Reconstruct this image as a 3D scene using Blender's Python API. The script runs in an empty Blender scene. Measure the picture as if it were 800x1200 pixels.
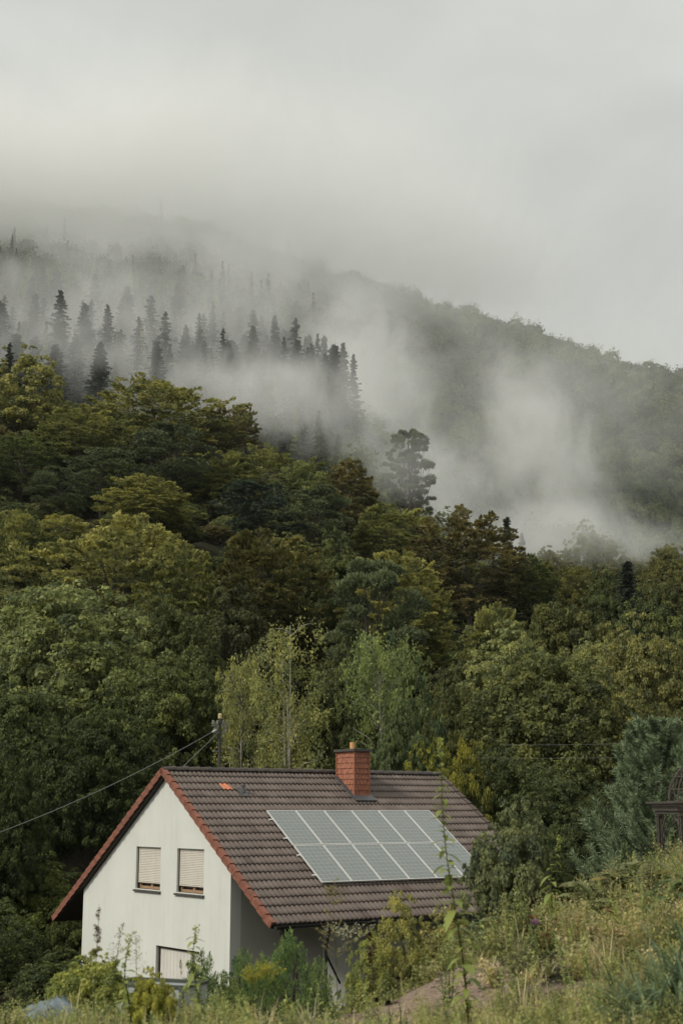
import bpy, math
import numpy as np
from math import sin, cos, pi, radians, atan, atan2, sqrt

scene = bpy.context.scene
col = scene.collection
rng = np.random.default_rng(11)

# ------------------------------------------------------------------ camera
EYE = 6.0
FPX = 1667.0                                  # focal length in photo pixels (800 x 1200)
PITCH = atan(348 / FPX)
cam = bpy.data.cameras.new('camera')
cam.sensor_fit = 'VERTICAL'; cam.sensor_height = 36; cam.sensor_width = 24
cam.lens = FPX / 1200 * 36
cam.clip_start = 0.1; cam.clip_end = 4000
cam.dof.use_dof = True; cam.dof.focus_distance = 60; cam.dof.aperture_fstop = 2.2
cam_o = bpy.data.objects.new('camera', cam); col.objects.link(cam_o)
cam_o.location = (0, 0, EYE); cam_o.rotation_euler = (pi / 2 + PITCH, 0, 0)
scene.camera = cam_o

# ------------------------------------------------------------------ light
SUN_AZ_VEC = (-0.66, -0.50); SUN_EL = radians(40)
az = atan2(SUN_AZ_VEC[0], SUN_AZ_VEC[1])
world = bpy.data.worlds.new('World'); scene.world = world; world.use_nodes = True
nt = world.node_tree; N = nt.nodes; Lk = nt.links
N.clear()
w_out = N.new('ShaderNodeOutputWorld'); w_bg = N.new('ShaderNodeBackground')
sky = N.new('ShaderNodeTexSky'); sky.sky_type = 'NISHITA'; sky.sun_disc = False
sky.sun_elevation = SUN_EL; sky.sun_rotation = az; sky.dust_density = 4.0; sky.air_density = 1.0
tc = N.new('ShaderNodeTexCoord'); sep = N.new('ShaderNodeSeparateXYZ')
Lk.new(tc.outputs['Generated'], sep.inputs[0])
# the closed cloud cover: brighter towards the zenith, with soft lighter and darker banks
grad = N.new('ShaderNodeMapRange'); grad.inputs['From Min'].default_value = 0.0; grad.inputs['From Max'].default_value = 1.0
grad.inputs['To Min'].default_value = 0.62; grad.inputs['To Max'].default_value = 1.2
Lk.new(sep.outputs['Z'], grad.inputs['Value'])
mp = N.new('ShaderNodeMapping'); mp.inputs['Scale'].default_value = (1.0, 1.0, 2.2)
Lk.new(tc.outputs['Generated'], mp.inputs['Vector'])
nz = N.new('ShaderNodeTexNoise'); nz.inputs['Scale'].default_value = 3.2; nz.inputs['Detail'].default_value = 4.0
nz.inputs['Roughness'].default_value = 0.5; nz.inputs['Distortion'].default_value = 0.4
Lk.new(mp.outputs[0], nz.inputs['Vector'])
nr = N.new('ShaderNodeMapRange'); nr.inputs['From Min'].default_value = 0.3; nr.inputs['From Max'].default_value = 0.7
nr.inputs['To Min'].default_value = 0.86; nr.inputs['To Max'].default_value = 1.13
Lk.new(nz.outputs[0], nr.inputs['Value'])
mul = N.new('ShaderNodeMath'); mul.operation = 'MULTIPLY'
Lk.new(grad.outputs[0], mul.inputs[0]); Lk.new(nr.outputs[0], mul.inputs[1])
cl = N.new('ShaderNodeVectorMath'); cl.operation = 'SCALE'; cl.inputs[0].default_value = (5.1, 5.2, 4.85)
Lk.new(mul.outputs[0], cl.inputs['Scale'])
hs = N.new('ShaderNodeHueSaturation'); hs.inputs['Saturation'].default_value = 0.25
Lk.new(sky.outputs[0], hs.inputs['Color'])
mx = N.new('ShaderNodeMix'); mx.data_type = 'RGBA'; mx.inputs[0].default_value = 0.85
Lk.new(hs.outputs[0], mx.inputs[6]); Lk.new(cl.outputs[0], mx.inputs[7])
Lk.new(mx.outputs[2], w_bg.inputs['Color']); w_bg.inputs['Strength'].default_value = 0.09
Lk.new(w_bg.outputs[0], w_out.inputs['Surface'])

sd = bpy.data.lights.new('sun', 'SUN'); sd.energy = 1.5; sd.angle = radians(10); sd.color = (1.0, 0.95, 0.86)
so = bpy.data.objects.new('sun', sd); col.objects.link(so)
from mathutils import Vector, Matrix
sv = Vector((SUN_AZ_VEC[0], SUN_AZ_VEC[1], 0)).normalized() * cos(SUN_EL) + Vector((0, 0, sin(SUN_EL)))
so.rotation_euler = sv.to_track_quat('Z', 'Y').to_euler(); so.location = sv * 60

scene.view_settings.view_transform = 'Standard'; scene.view_settings.look = 'None'
scene.view_settings.gamma = 1; scene.view_settings.exposure = 0.74
scene.view_settings.use_curve_mapping = False
scene.render.engine = 'CYCLES'
cy = scene.cycles
cy.max_bounces = 6; cy.diffuse_bounces = 3; cy.glossy_bounces = 3; cy.transmission_bounces = 4
cy.volume_bounces = 5; cy.transparent_max_bounces = 8
cy.use_denoising = True; cy.use_adaptive_sampling = False
cy.volume_step_rate = 1.0; cy.volume_max_steps = 256

# ------------------------------------------------------------------ helpers
def tag(o, label=None, cat=None, group=None, kind=None):
    if label: o['label'] = label
    if cat: o['category'] = cat
    if group: o['group'] = group
    if kind: o['kind'] = kind
    return o

def empty(name, loc=(0, 0, 0), rz=0.0, scale=(1, 1, 1)):
    o = bpy.data.objects.new(name, None); col.objects.link(o)
    o.location = loc; o.rotation_euler = (0, 0, rz); o.scale = scale; o.empty_display_size = 0.2
    return o

def link(name, me, parent=None, mat=None):
    o = bpy.data.objects.new(name, me); col.objects.link(o)
    if parent is not None: o.parent = parent
    if mat is not None and len(me.materials) == 0: me.materials.append(mat)
    return o

def mesh_np(name, V, Fc, mat=None, tone=None, smooth=False):
    """V (n,3); Fc (m,k) with k = 3 or 4"""
    me = bpy.data.meshes.new(name)
    V = np.ascontiguousarray(V, dtype=np.float32); Fc = np.ascontiguousarray(Fc, dtype=np.int32)
    k = Fc.shape[1]
    me.vertices.add(len(V)); me.vertices.foreach_set('co', V.ravel())
    me.loops.add(Fc.size); me.loops.foreach_set('vertex_index', Fc.ravel())
    me.polygons.add(len(Fc))
    me.polygons.foreach_set('loop_start', np.arange(0, Fc.size, k, dtype=np.int32))
    if smooth: me.polygons.foreach_set('use_smooth', np.ones(len(Fc), dtype=bool))
    if tone is not None:
        at = me.attributes.new('tone', 'FLOAT', 'POINT'); at.data.foreach_set('value', np.ascontiguousarray(tone, dtype=np.float32))
    me.update(calc_edges=True); me.validate()
    if mat is not None: me.materials.append(mat)
    return me

class MB:
    """collects boxes, quads, tubes into one mesh"""
    def __init__(s): s.v = []; s.f = []
    def add(s, vs, fs):
        b = len(s.v); s.v += [tuple(map(float, p)) for p in vs]; s.f += [tuple(i + b for i in f) for f in fs]; return s
    def box(s, lo, hi):
        x0, y0, z0 = lo; x1, y1, z1 = hi
        return s.add([(x0,y0,z0),(x1,y0,z0),(x1,y1,z0),(x0,y1,z0),(x0,y0,z1),(x1,y0,z1),(x1,y1,z1),(x0,y1,z1)],
                     [(0,3,2,1),(4,5,6,7),(0,1,5,4),(1,2,6,5),(2,3,7,6),(3,0,4,7)])
    def obox(s, c, ax, ay, az):
        """box about c with half axes ax, ay, az"""
        c, ax, ay, az = map(np.array, (c, ax, ay, az))
        vs = [c + i*ax + j*ay + k*az for k in (-1, 1) for (i, j) in ((-1,-1),(1,-1),(1,1),(-1,1))]
        return s.add(vs, [(0,3,2,1),(4,5,6,7),(0,1,5,4),(1,2,6,5),(2,3,7,6),(3,0,4,7)])
    def prism(s, poly, d):
        """polygon of 3-D points swept along d, closed"""
        n = len(poly); d = np.array(d); p = [np.array(q) for q in poly]
        return s.add(p + [q + d for q in p], [tuple(range(n))[::-1], tuple(range(n, 2*n))] + [(i, (i+1) % n, n+(i+1) % n, n+i) for i in range(n)])
    def tube(s, pts, radii, sides=6):
        pts = [np.array(p, float) for p in pts]
        if np.isscalar(radii): radii = [radii]*len(pts)
        ref = np.array([0.31, 0.17, 0.93]); rings = []
        for i, p in enumerate(pts):
            t = pts[min(i+1, len(pts)-1)] - pts[max(i-1, 0)]; t = t / (np.linalg.norm(t) + 1e-9)
            a = np.cross(t, ref)
            if np.linalg.norm(a) < .2: a = np.cross(t, np.array([1., 0, 0]))
            a /= np.linalg.norm(a); b = np.cross(t, a)
            rings.append([p + radii[i]*(cos(2*pi*k/sides)*a + sin(2*pi*k/sides)*b) for k in range(sides)])
        vs = [q for r in rings for q in r]; fs = []
        for i in range(len(pts)-1):
            for k in range(sides):
                k2 = (k+1) % sides
                fs.append((i*sides+k, i*sides+k2, (i+1)*sides+k2, (i+1)*sides+k))
        fs.append(tuple(range(sides))[::-1]); e = (len(pts)-1)*sides; fs.append(tuple(e+k for k in range(sides)))
        return s.add(vs, fs)
    def lathe(s, prof, c=(0, 0, 0), sides=16):
        vs = [(c[0]+r*cos(2*pi*k/sides), c[1]+r*sin(2*pi*k/sides), c[2]+z) for r, z in prof for k in range(sides)]
        fs = [(i*sides+k, i*sides+(k+1) % sides, (i+1)*sides+(k+1) % sides, (i+1)*sides+k) for i in range(len(prof)-1) for k in range(sides)]
        fs.append(tuple(range(sides))[::-1]); fs.append(tuple((len(prof)-1)*sides+k for k in range(sides)))
        return s.add(vs, fs)
    def mesh(s, name, mat=None, smooth=False):
        me = bpy.data.meshes.new(name); me.from_pydata(s.v, [], s.f); me.update()
        if smooth: me.polygons.foreach_set('use_smooth', np.ones(len(me.polygons), dtype=bool))
        if mat is not None: me.materials.append(mat)
        return me
    def build(s, name, mat=None, parent=None, smooth=False):
        return link(name, s.mesh(name, mat, smooth), parent)

# ------------------------------------------------------------------ materials
def new_mat(name):
    m = bpy.data.materials.new(name); m.use_nodes = True
    t = m.node_tree; b = t.nodes['Principled BSDF']; return m, t, b

def plain(name, rgb, rough=0.6, metal=0.0, noise=0.0, nscale=6.0, bump=0.0, bscale=40.0, spec=0.5, streak=0.0):
    """base colour with uneven wear and a little relief, all in object space"""
    m, t, b = new_mat(name); n, l = t.nodes, t.links
    b.inputs['Roughness'].default_value = rough; b.inputs['Metallic'].default_value = metal
    b.inputs['Specular IOR Level'].default_value = spec
    tc = n.new('ShaderNodeTexCoord')
    if noise or streak:
        nz = n.new('ShaderNodeTexNoise'); nz.inputs['Scale'].default_value = nscale; nz.inputs['Detail'].default_value = 6; nz.inputs['Roughness'].default_value = .65
        if streak:
            mp = n.new('ShaderNodeMapping'); mp.inputs['Scale'].default_value = (1, 1, streak); l.new(tc.outputs['Object'], mp.inputs[0]); l.new(mp.outputs[0], nz.inputs['Vector'])
        else: l.new(tc.outputs['Object'], nz.inputs['Vector'])
        mr = n.new('ShaderNodeMapRange'); mr.inputs[1].default_value = .3; mr.inputs[2].default_value = .7
        mr.inputs[3].default_value = 1 - noise; mr.inputs[4].default_value = 1 + noise
        l.new(nz.outputs[0], mr.inputs[0])
        sc = n.new('ShaderNodeVectorMath'); sc.operation = 'SCALE'; sc.inputs[0].default_value = rgb
        l.new(mr.outputs[0], sc.inputs['Scale']); l.new(sc.outputs[0], b.inputs['Base Color'])
    else: b.inputs['Base Color'].default_value = (*rgb, 1)
    if bump:
        n2 = n.new('ShaderNodeTexNoise'); n2.inputs['Scale'].default_value = bscale; n2.inputs['Detail'].default_value = 5
        l.new(tc.outputs['Object'], n2.inputs['Vector'])
        bp = n.new('ShaderNodeBump'); bp.inputs['Strength'].default_value = bump; bp.inputs['Distance'].default_value = .02
        l.new(n2.outputs[0], bp.inputs['Height']); l.new(bp.outputs[0], b.inputs['Normal'])
    return m

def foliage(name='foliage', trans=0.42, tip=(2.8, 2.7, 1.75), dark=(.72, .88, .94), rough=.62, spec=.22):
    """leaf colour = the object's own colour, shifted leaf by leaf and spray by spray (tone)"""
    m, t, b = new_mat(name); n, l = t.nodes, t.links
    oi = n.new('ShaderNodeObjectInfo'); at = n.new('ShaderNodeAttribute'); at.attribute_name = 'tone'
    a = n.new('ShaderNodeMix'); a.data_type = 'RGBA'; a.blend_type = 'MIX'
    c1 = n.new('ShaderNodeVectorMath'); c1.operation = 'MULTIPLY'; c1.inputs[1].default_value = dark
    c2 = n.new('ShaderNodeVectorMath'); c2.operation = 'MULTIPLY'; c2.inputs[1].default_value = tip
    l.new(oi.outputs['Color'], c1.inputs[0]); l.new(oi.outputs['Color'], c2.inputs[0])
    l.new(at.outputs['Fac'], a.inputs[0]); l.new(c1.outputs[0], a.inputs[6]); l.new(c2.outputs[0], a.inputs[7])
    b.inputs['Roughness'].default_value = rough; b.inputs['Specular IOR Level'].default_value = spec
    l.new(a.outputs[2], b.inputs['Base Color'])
    tr = n.new('ShaderNodeBsdfTranslucent'); l.new(a.outputs[2], tr.inputs['Color'])
    ms = n.new('ShaderNodeMixShader'); ms.inputs[0].default_value = trans
    l.new(b.outputs[0], ms.inputs[1]); l.new(tr.outputs[0], ms.inputs[2])
    l.new(ms.outputs[0], n['Material Output'].inputs['Surface'])
    return m

M_LEAF = foliage()
M_NEEDLE = foliage('needles', trans=.08, tip=(2.4, 2.4, 2.0), dark=(.6, .66, .7))
M_BARK = plain('bark', (.055, .045, .034), .9, noise=.4, nscale=4, bump=.6, bscale=14)
M_BIRCHBARK = plain('birch_bark', (.36, .34, .28), .8, noise=.5, nscale=5, streak=4)

# ------------------------------------------------------------------ terrain
T_U = np.array([-.24, -.12, -.06, .03, .12, .24])
T_Y = np.array([50, 75, 110, 160, 230, 280, 340, 460, 680, 900, 1100.])
T_H = np.array([[.2]*6,
    [4, 4, 3.5, 3, 2.5, 2], [14, 13.5, 12, 10, 8, 6], [36, 35, 31, 25, 19, 14], [63, 60, 53.5, 43.4, 34.4, 26.5],
    [80, 77, 72, 53, 36, 37], [104, 102, 98, 77, 44, 46], [158, 155, 149, 122, 94, 82],
    [299, 289, 273, 254, 236, 209], [306, 296, 280, 258, 234, 202], [240, 236, 226, 206, 180, 160]])
def hash_noise(x, y, s, seed=0):
    """cheap smooth value noise"""
    x = np.asarray(x, float)/s; y = np.asarray(y, float)/s
    xi = np.floor(x); yi = np.floor(y); fx = x-xi; fy = y-yi; fx = fx*fx*(3-2*fx); fy = fy*fy*(3-2*fy)
    def h(a, b): return np.modf(np.abs(np.sin(a*127.1+b*311.7+seed*74.7)*43758.5453))[0]
    return (h(xi, yi)*(1-fx)+h(xi+1, yi)*fx)*(1-fy)+(h(xi, yi+1)*(1-fx)+h(xi+1, yi+1)*fx)*fy
def sstep(a, b, x):
    t = np.clip((np.asarray(x, float)-a)/(b-a), 0, 1); return t*t*(3-2*t)
def ground(x, y):
    x = np.asarray(x, float); y = np.asarray(y, float)
    t = np.clip(x/np.maximum(y, 1), -.24, .24)
    yy = np.clip(y, 50, 1100)
    iu = np.clip(np.searchsorted(T_U, t)-1, 0, 4); iy = np.clip(np.searchsorted(T_Y, yy)-1, 0, 9)
    fu = (t-T_U[iu])/(T_U[iu+1]-T_U[iu]); fy = (yy-T_Y[iy])/(T_Y[iy+1]-T_Y[iy])
    hill = (T_H[iy, iu]*(1-fu)+T_H[iy, iu+1]*fu)*(1-fy)+(T_H[iy+1, iu]*(1-fu)+T_H[iy+1, iu+1]*fu)*fy
    hill = hill + (hash_noise(x, y, 22, 3)-.5)*sstep(60, 160, y)*4
    # the bank the picture is taken from: level by the camera, climbing to the right, dropping to the house
    bank = EYE - 2.15 + .215*np.clip(x-.6, 0, 9)*sstep(9, 20, y) + (hash_noise(x, y, 1.7, 5)-.5)*.16 + (hash_noise(x, y, 5, 8)-.5)*.22
    edge = 15.9 + 1.35*np.clip(x+.5, 0, 9)
    bank = bank - (.42-.13*sstep(1, 3, x))*np.clip(y-edge, 0, 40) - .02*np.clip(y-edge, 0, 12)**2*0
    near = np.maximum(bank, 0.0)
    k = sstep(44, 54, y)
    return near*(1-k) + hill*k
def build_ground():
    ys = np.concatenate([np.arange(-14, 8, 1.), np.arange(8, 30, .3), np.arange(30, 60, 1.), np.geomspace(60, 1000, 110)])
    ts = np.concatenate([np.linspace(-.62, -.27, 18), np.linspace(-.26, .26, 120), np.linspace(.27, .62, 18)])
    Y, T = np.meshgrid(ys, ts, indexing='ij'); X = T*(Y+15)
    Z = ground(X, Y)
    n, m = Y.shape; idx = np.arange(n*m).reshape(n, m)
    Fc = np.stack([idx[:-1, :-1], idx[:-1, 1:], idx[1:, 1:], idx[1:, :-1]], -1).reshape(-1, 4)
    m_, t, b = new_mat('ground'); nn, l = t.nodes, t.links
    tc = nn.new('ShaderNodeTexCoord')
    n1 = nn.new('ShaderNodeTexNoise'); n1.inputs['Scale'].default_value = .55; n1.inputs['Detail'].default_value = 6; l.new(tc.outputs['Object'], n1.inputs['Vector'])
    n2 = nn.new('ShaderNodeTexNoise'); n2.inputs['Scale'].default_value = 9; n2.inputs['Detail'].default_value = 8; n2.inputs['Roughness'].default_value = .7; l.new(tc.outputs['Object'], n2.inputs['Vector'])
    r1 = nn.new('ShaderNodeValToRGB'); r1.color_ramp.elements[0].color = (.016, .017, .009, 1); r1.color_ramp.elements[1].color = (.042, .038, .02, 1)
    r1.color_ramp.elements[0].position = .38; r1.color_ramp.elements[1].position = .62
    l.new(n2.outputs[0], r1.inputs[0])
    # bare earth on the bank in front of the camera
    r2 = nn.new('ShaderNodeValToRGB'); r2.color_ramp.elements[0].color = (.16, .115, .085, 1); r2.color_ramp.elements[1].color = (.34, .255, .20, 1)
    r2.color_ramp.elements[0].position = .35; r2.color_ramp.elements[1].position = .66
    l.new(n2.outputs[0], r2.inputs[0])
    sx = nn.new('ShaderNodeSeparateXYZ'); l.new(tc.outputs['Object'], sx.inputs[0])
    def mrange(sock, a, c):
        q = nn.new('ShaderNodeMapRange'); q.interpolation_type = 'SMOOTHSTEP'; q.inputs[1].default_value = a; q.inputs[2].default_value = c; l.new(sock, q.inputs[0]); return q.outputs[0]
    def mmul(a, c):
        q = nn.new('ShaderNodeMath'); q.operation = 'MULTIPLY'; l.new(a, q.inputs[0]); l.new(c, q.inputs[1]); return q.outputs[0]
    mask = mmul(mrange(sx.outputs['Y'], 26, 20), mrange(sx.outputs['X'], -2.0, -.6))
    mask = mmul(mask, mrange(sx.outputs['Y'], 14.2, 15.4)); mask = mmul(mask, mrange(n1.outputs[0], .36, .5))
    mxr = nn.new('ShaderNodeMix'); mxr.data_type = 'RGBA'; l.new(mask, mxr.inputs[0]); l.new(r1.outputs[0], mxr.inputs[6]); l.new(r2.outputs[0], mxr.inputs[7])
    l.new(mxr.outputs[2], b.inputs['Base Color']); b.inputs['Roughness'].default_value = .95; b.inputs['Specular IOR Level'].default_value = .1
    bp = nn.new('ShaderNodeBump'); bp.inputs['Strength'].default_value = .8; bp.inputs['Distance'].default_value = .05
    l.new(n2.outputs[0], bp.inputs['Height']); l.new(bp.outputs[0], b.inputs['Normal'])
    o = link('ground', mesh_np('ground', np.stack([X, Y, Z], -1).reshape(-1, 3), Fc, m_, smooth=True))
    tag(o, 'wooded hillside and weedy earth bank that everything stands on', 'ground', kind='structure')
build_ground()

cp, sp = cos(PITCH), sin(PITCH)
def at(u, v, y):
    """the point at depth y behind photo pixel (u, v)"""
    a = (u-400)/FPX; b = (600-v)/FPX
    d = np.array([a, cp - b*sp, sp + b*cp]); return d*y/d[1] + np.array([0, 0, EYE])
def pix(p):
    q = np.asarray(p, float) - np.array([0, 0, EYE]); z = q[..., 1]*cp + q[..., 2]*sp
    return 400+FPX*q[..., 0]/z, 600-FPX*(q[..., 2]*cp - q[..., 1]*sp)/z
# ------------------------------------------------------------------ trees: foliage as many small leaf faces on sprays, pads and clumps
def unit(a): return a/(np.linalg.norm(a, axis=-1, keepdims=True)+1e-9)
class Leaves:
    def __init__(s): s.V = []; s.T = []
    def add(s, c, along, nrm, ln, wd, tone):
        """diamond leaves about c: along = axis, nrm = face normal, ln / wd = half sizes"""
        a = unit(along); b = unit(np.cross(nrm, a)); ln = np.asarray(ln).reshape(-1, 1)*np.ones((len(c), 1)); wd = np.asarray(wd).reshape(-1, 1)*np.ones((len(c), 1))
        nn = np.cross(a, b)
        v = np.stack([c-a*ln, c+b*wd - nn*wd*.35, c+a*ln, c-b*wd - nn*wd*.35], 1)
        s.V.append(v.reshape(-1, 3)); s.T.append(np.repeat(np.clip(tone, 0, 1), 4))
    def count(s): return sum(len(v) for v in s.V)//4
    def mesh(s, name, mat):
        V = np.concatenate(s.V); T = np.concatenate(s.T)
        return mesh_np(name, V, np.arange(len(V)).reshape(-1, 4), mat, T)

def sph(n, r, zmin=-1.0):
    z = r.uniform(zmin, 1, n); p = r.uniform(0, 2*pi, n); q = np.sqrt(1-z*z)
    return np.stack([q*np.cos(p), q*np.sin(p), z], -1)
def lumpy(r, k=7, amp=.3):
    ax = sph(k, r); am = r.uniform(-amp, amp, k)
    return lambda d: 1 + sum(am[i]*np.exp(-((1-d@ax[i])/.22)**2) for i in range(k))

def sprays(L, r, p0, d, ln, wd, n, leaf, droop=.25, tone=None, flat=.35, rise=0.0):
    """flat feathery sprays: m branches starting at p0 along d, each with n leaves in a drooping fan"""
    m = len(p0); i = np.repeat(np.arange(m), n); t = r.beta(1.6, 1.15, m*n)
    up = np.array([0, 0, 1.]); side = unit(np.cross(d, up)); nrm = unit(np.cross(side, d))
    w = np.sin(pi*(.1+.88*t))**.8
    s = r.uniform(-1, 1, m*n)
    k = np.round(t*9)/9 + r.normal(0, .012, m*n); t = np.where(r.random(m*n) < .75, np.clip(k, 0, 1.05), t)   # twigs
    pos = p0[i] + d[i]*(ln[i]*t)[:, None] + side[i]*(s*w*wd[i])[:, None]
    pos += d[i]*(np.abs(s)*w*wd[i]*.45)[:, None]
    pos[:, 2] += -droop*ln[i]*t*t - .22*np.abs(s)*w*wd[i] + rise*ln[i]*np.clip(t-.7, 0, 1) + r.normal(0, 1, m*n)*.07*wd[i]
    along = d[i]*.7 + side[i]*np.sign(s)[:, None]*.7 + r.normal(0, .35, (m*n, 3))
    n_ = nrm[i] + r.normal(0, flat, (m*n, 3))
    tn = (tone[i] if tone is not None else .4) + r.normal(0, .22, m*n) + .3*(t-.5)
    sz = leaf*r.uniform(.7, 1.3, m*n)
    L.add(pos, along, n_, sz, sz*.52, tn)

def clumps(L, r, cc, rad, out, n, leaf, tone=None, jitter=.5, squash=.8):
    m = len(cc); i = np.repeat(np.arange(m), n); d = sph(m*n, r)
    d = unit(d + out[i]*.65 + np.array([0, 0, .25])); q = r.uniform(.55, 1.08, m*n)
    pos = cc[i] + d*(q*rad[i])[:, None]*np.array([1, 1, squash])
    nn = d + r.normal(0, jitter, (m*n, 3)); al = r.normal(0, 1, (m*n, 3)); al = al - nn*(np.sum(al*nn, -1)/np.sum(nn*nn, -1))[:, None]
    tn = (tone[i] if tone is not None else .4) + r.normal(0, .26, m*n)
    sz = leaf*r.uniform(.65, 1.35, m*n)
    L.add(pos, al, nn, sz, sz*.6, tn)

def limb_mesh(name, r, H, r0, tips, mat, lean=.3, fork=1, taper=.25, top=.8):
    """tapered trunk with limbs running to the given crown points"""
    mb = MB(); k = 7
    ph = r.uniform(0, 6.28); tr = [np.array([lean*sin(ph+z*2)*z, lean*cos(ph+z*1.7)*z, H*top*z]) for z in np.linspace(0, 1, k)]
    tr[0][2] = -.6
    mb.tube(tr, [r0*(1.25 if j == 0 else 1)*(1-(1-taper)*j/(k-1)) for j in range(k)], 8)
    for tp in tips:
        zb = np.clip(tp[2]*r.uniform(.45, .8), H*.12, H*top*.97); f = zb/(H*top)
        j = min(int(f*(k-1)), k-2); g = f*(k-1)-j; b = tr[j]*(1-g)+tr[j+1]*g
        mid = b*.45+tp*.55 + np.array([0, 0, -.08*np.linalg.norm(tp-b)]) + r.normal(0, .12, 3)
        rr = r0*(1-.7*f)*.42
        mb.tube([b, b*.75+mid*.25+r.normal(0, .05, 3), mid, tp], [rr, rr*.8, rr*.55, rr*.22], 5)
    return mb.mesh(name, mat, True)

PROTO = {}
def proto_beech(seed, H=13.0, R=4.9, nf=360, nl=66, leaf=.15):
    """dome of feathery plumes that point outwards and up, with hollows between them"""
    r = np.random.default_rng(seed); L = Leaves(); f = lumpy(r, 12, .42)
    d = sph(nf, r, -.62); k = f(d); rad = r.uniform(.70, 1.0, nf)**.7*k
    tip = d*np.array([R, R, H*.46])*rad[:, None] + np.array([0, 0, H*.52])
    hd = unit(d*np.array([1, 1, .75])+np.array([0, 0, .30]) + r.normal(0, .28, (nf, 3)))
    ln = R*r.uniform(.2, .42, nf); p0 = tip - hd*ln[:, None]
    grp = np.round(np.arctan2(d[:, 1], d[:, 0])*2.2)+7*np.round(d[:, 2]*3)           # boughs share a tint
    gt = np.random.default_rng(seed+50).normal(0, .17, 200)[(grp.astype(int)) % 200]
    tone = .40 + gt + r.normal(0, .13, nf) + .18*d[:, 2]  # paler towards the crown top: light from above put into the leaf tone
    sprays(L, r, p0, hd, ln, ln*r.uniform(.3, .46, nf), nl, leaf, .3, tone, flat=.6)
    n2 = nf//7; d2 = sph(n2, r, -.7); t2 = d2*np.array([R, R, H*.42])*r.uniform(.25, .62, n2)[:, None]+np.array([0, 0, H*.52])
    h2 = unit(np.stack([d2[:, 0], d2[:, 1], .1+0*d2[:, 0]], -1)); l2 = R*r.uniform(.3, .5, n2)
    sprays(L, r, t2, h2, l2, l2*.5, nl, leaf*1.1, .1, r.normal(.25, .1, n2))
    return limb_mesh('trunk', r, H, .26, tip[::18]*.93, M_BARK), L.mesh('crown', M_LEAF), H, R
def proto_oak(seed, H=13.0, R=4.6, nc=88, nl=330, leaf=.15, squash=.8, cen=.52, zr=.47):
    r = np.random.default_rng(seed); L = Leaves(); f = lumpy(r, 10, .36)
    d = sph(nc, r, -.6); k = f(d); rad = r.uniform(.60, .95, nc)*k
    cc = d*np.array([R, R, H*zr])*rad[:, None]+np.array([0, 0, H*cen])
    cr = R*r.uniform(.11, .25, nc)
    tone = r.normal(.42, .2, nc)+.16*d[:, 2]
    clumps(L, r, cc, cr, d, nl, leaf, tone, squash=squash)
    # loose leaves and small twigs that break the outline
    m = nc*2; dd = sph(m, r, -.4); tt = dd*np.array([R, R, H*zr])*(r.uniform(.9, 1.12, m)*f(dd))[:, None]+np.array([0, 0, H*cen])
    clumps(L, r, tt, R*r.uniform(.05, .1, m), dd, nl//9, leaf, r.normal(.5, .15, m))
    n3 = nl*nc//12; p = sph(n3, r)*r.uniform(0, .62, n3)[:, None]*np.array([R, R, H*.4])+np.array([0, 0, H*.55])
    sz = leaf*r.uniform(1, 1.6, n3); L.add(p, r.normal(0, 1, (n3, 3)), r.normal(0, 1, (n3, 3))+np.array([0, 0, .8]), sz, sz*.6, r.normal(.3, .1, n3))
    return limb_mesh('trunk', r, H, .28, cc[::6], M_BARK), L.mesh('crown', M_LEAF), H, R
def proto_pine(seed, H=14.0, R=4.0, npad=52, nl=430, spread=1.0, pr=(.15, .29)):
    r = np.random.default_rng(seed); L = Leaves(); cs = []; rs = []
    for i in range(npad):
        z = r.uniform(.34, 1.0); prof = (1-(max(z-.62, 0)/.40)**2)**.5 if z < 1 else .1
        prof *= .55+.45*min(1, (z-.28)/.3); a = r.uniform(0, 2*pi); q = R*prof*r.uniform(.35, 1.0)
        cs.append((q*cos(a)*spread, q*sin(a)*spread, z*H*.97)); rs.append(R*r.uniform(*pr))
    cc = np.array(cs); cr = np.array(rs); i = np.repeat(np.arange(npad), nl); d = sph(npad*nl, r, -.35)
    q = r.uniform(.75, 1.05, len(i)); pos = cc[i]+d*(q*cr[i])[:, None]*np.array([1, 1, .6])
    al = unit(d+np.array([0, 0, .55])+r.normal(0, .4, d.shape)); nn = np.cross(al, r.normal(0, 1, d.shape))
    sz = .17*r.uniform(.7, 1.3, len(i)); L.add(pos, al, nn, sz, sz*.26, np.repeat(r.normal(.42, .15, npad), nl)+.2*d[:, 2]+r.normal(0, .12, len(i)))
    return limb_mesh('trunk', r, H, .24, cc[::2]*np.array([.95, .95, 1])-np.array([0, 0, .25]), M_BARK, lean=.5, top=.92), L.mesh('crown', M_NEEDLE), H, R
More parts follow.
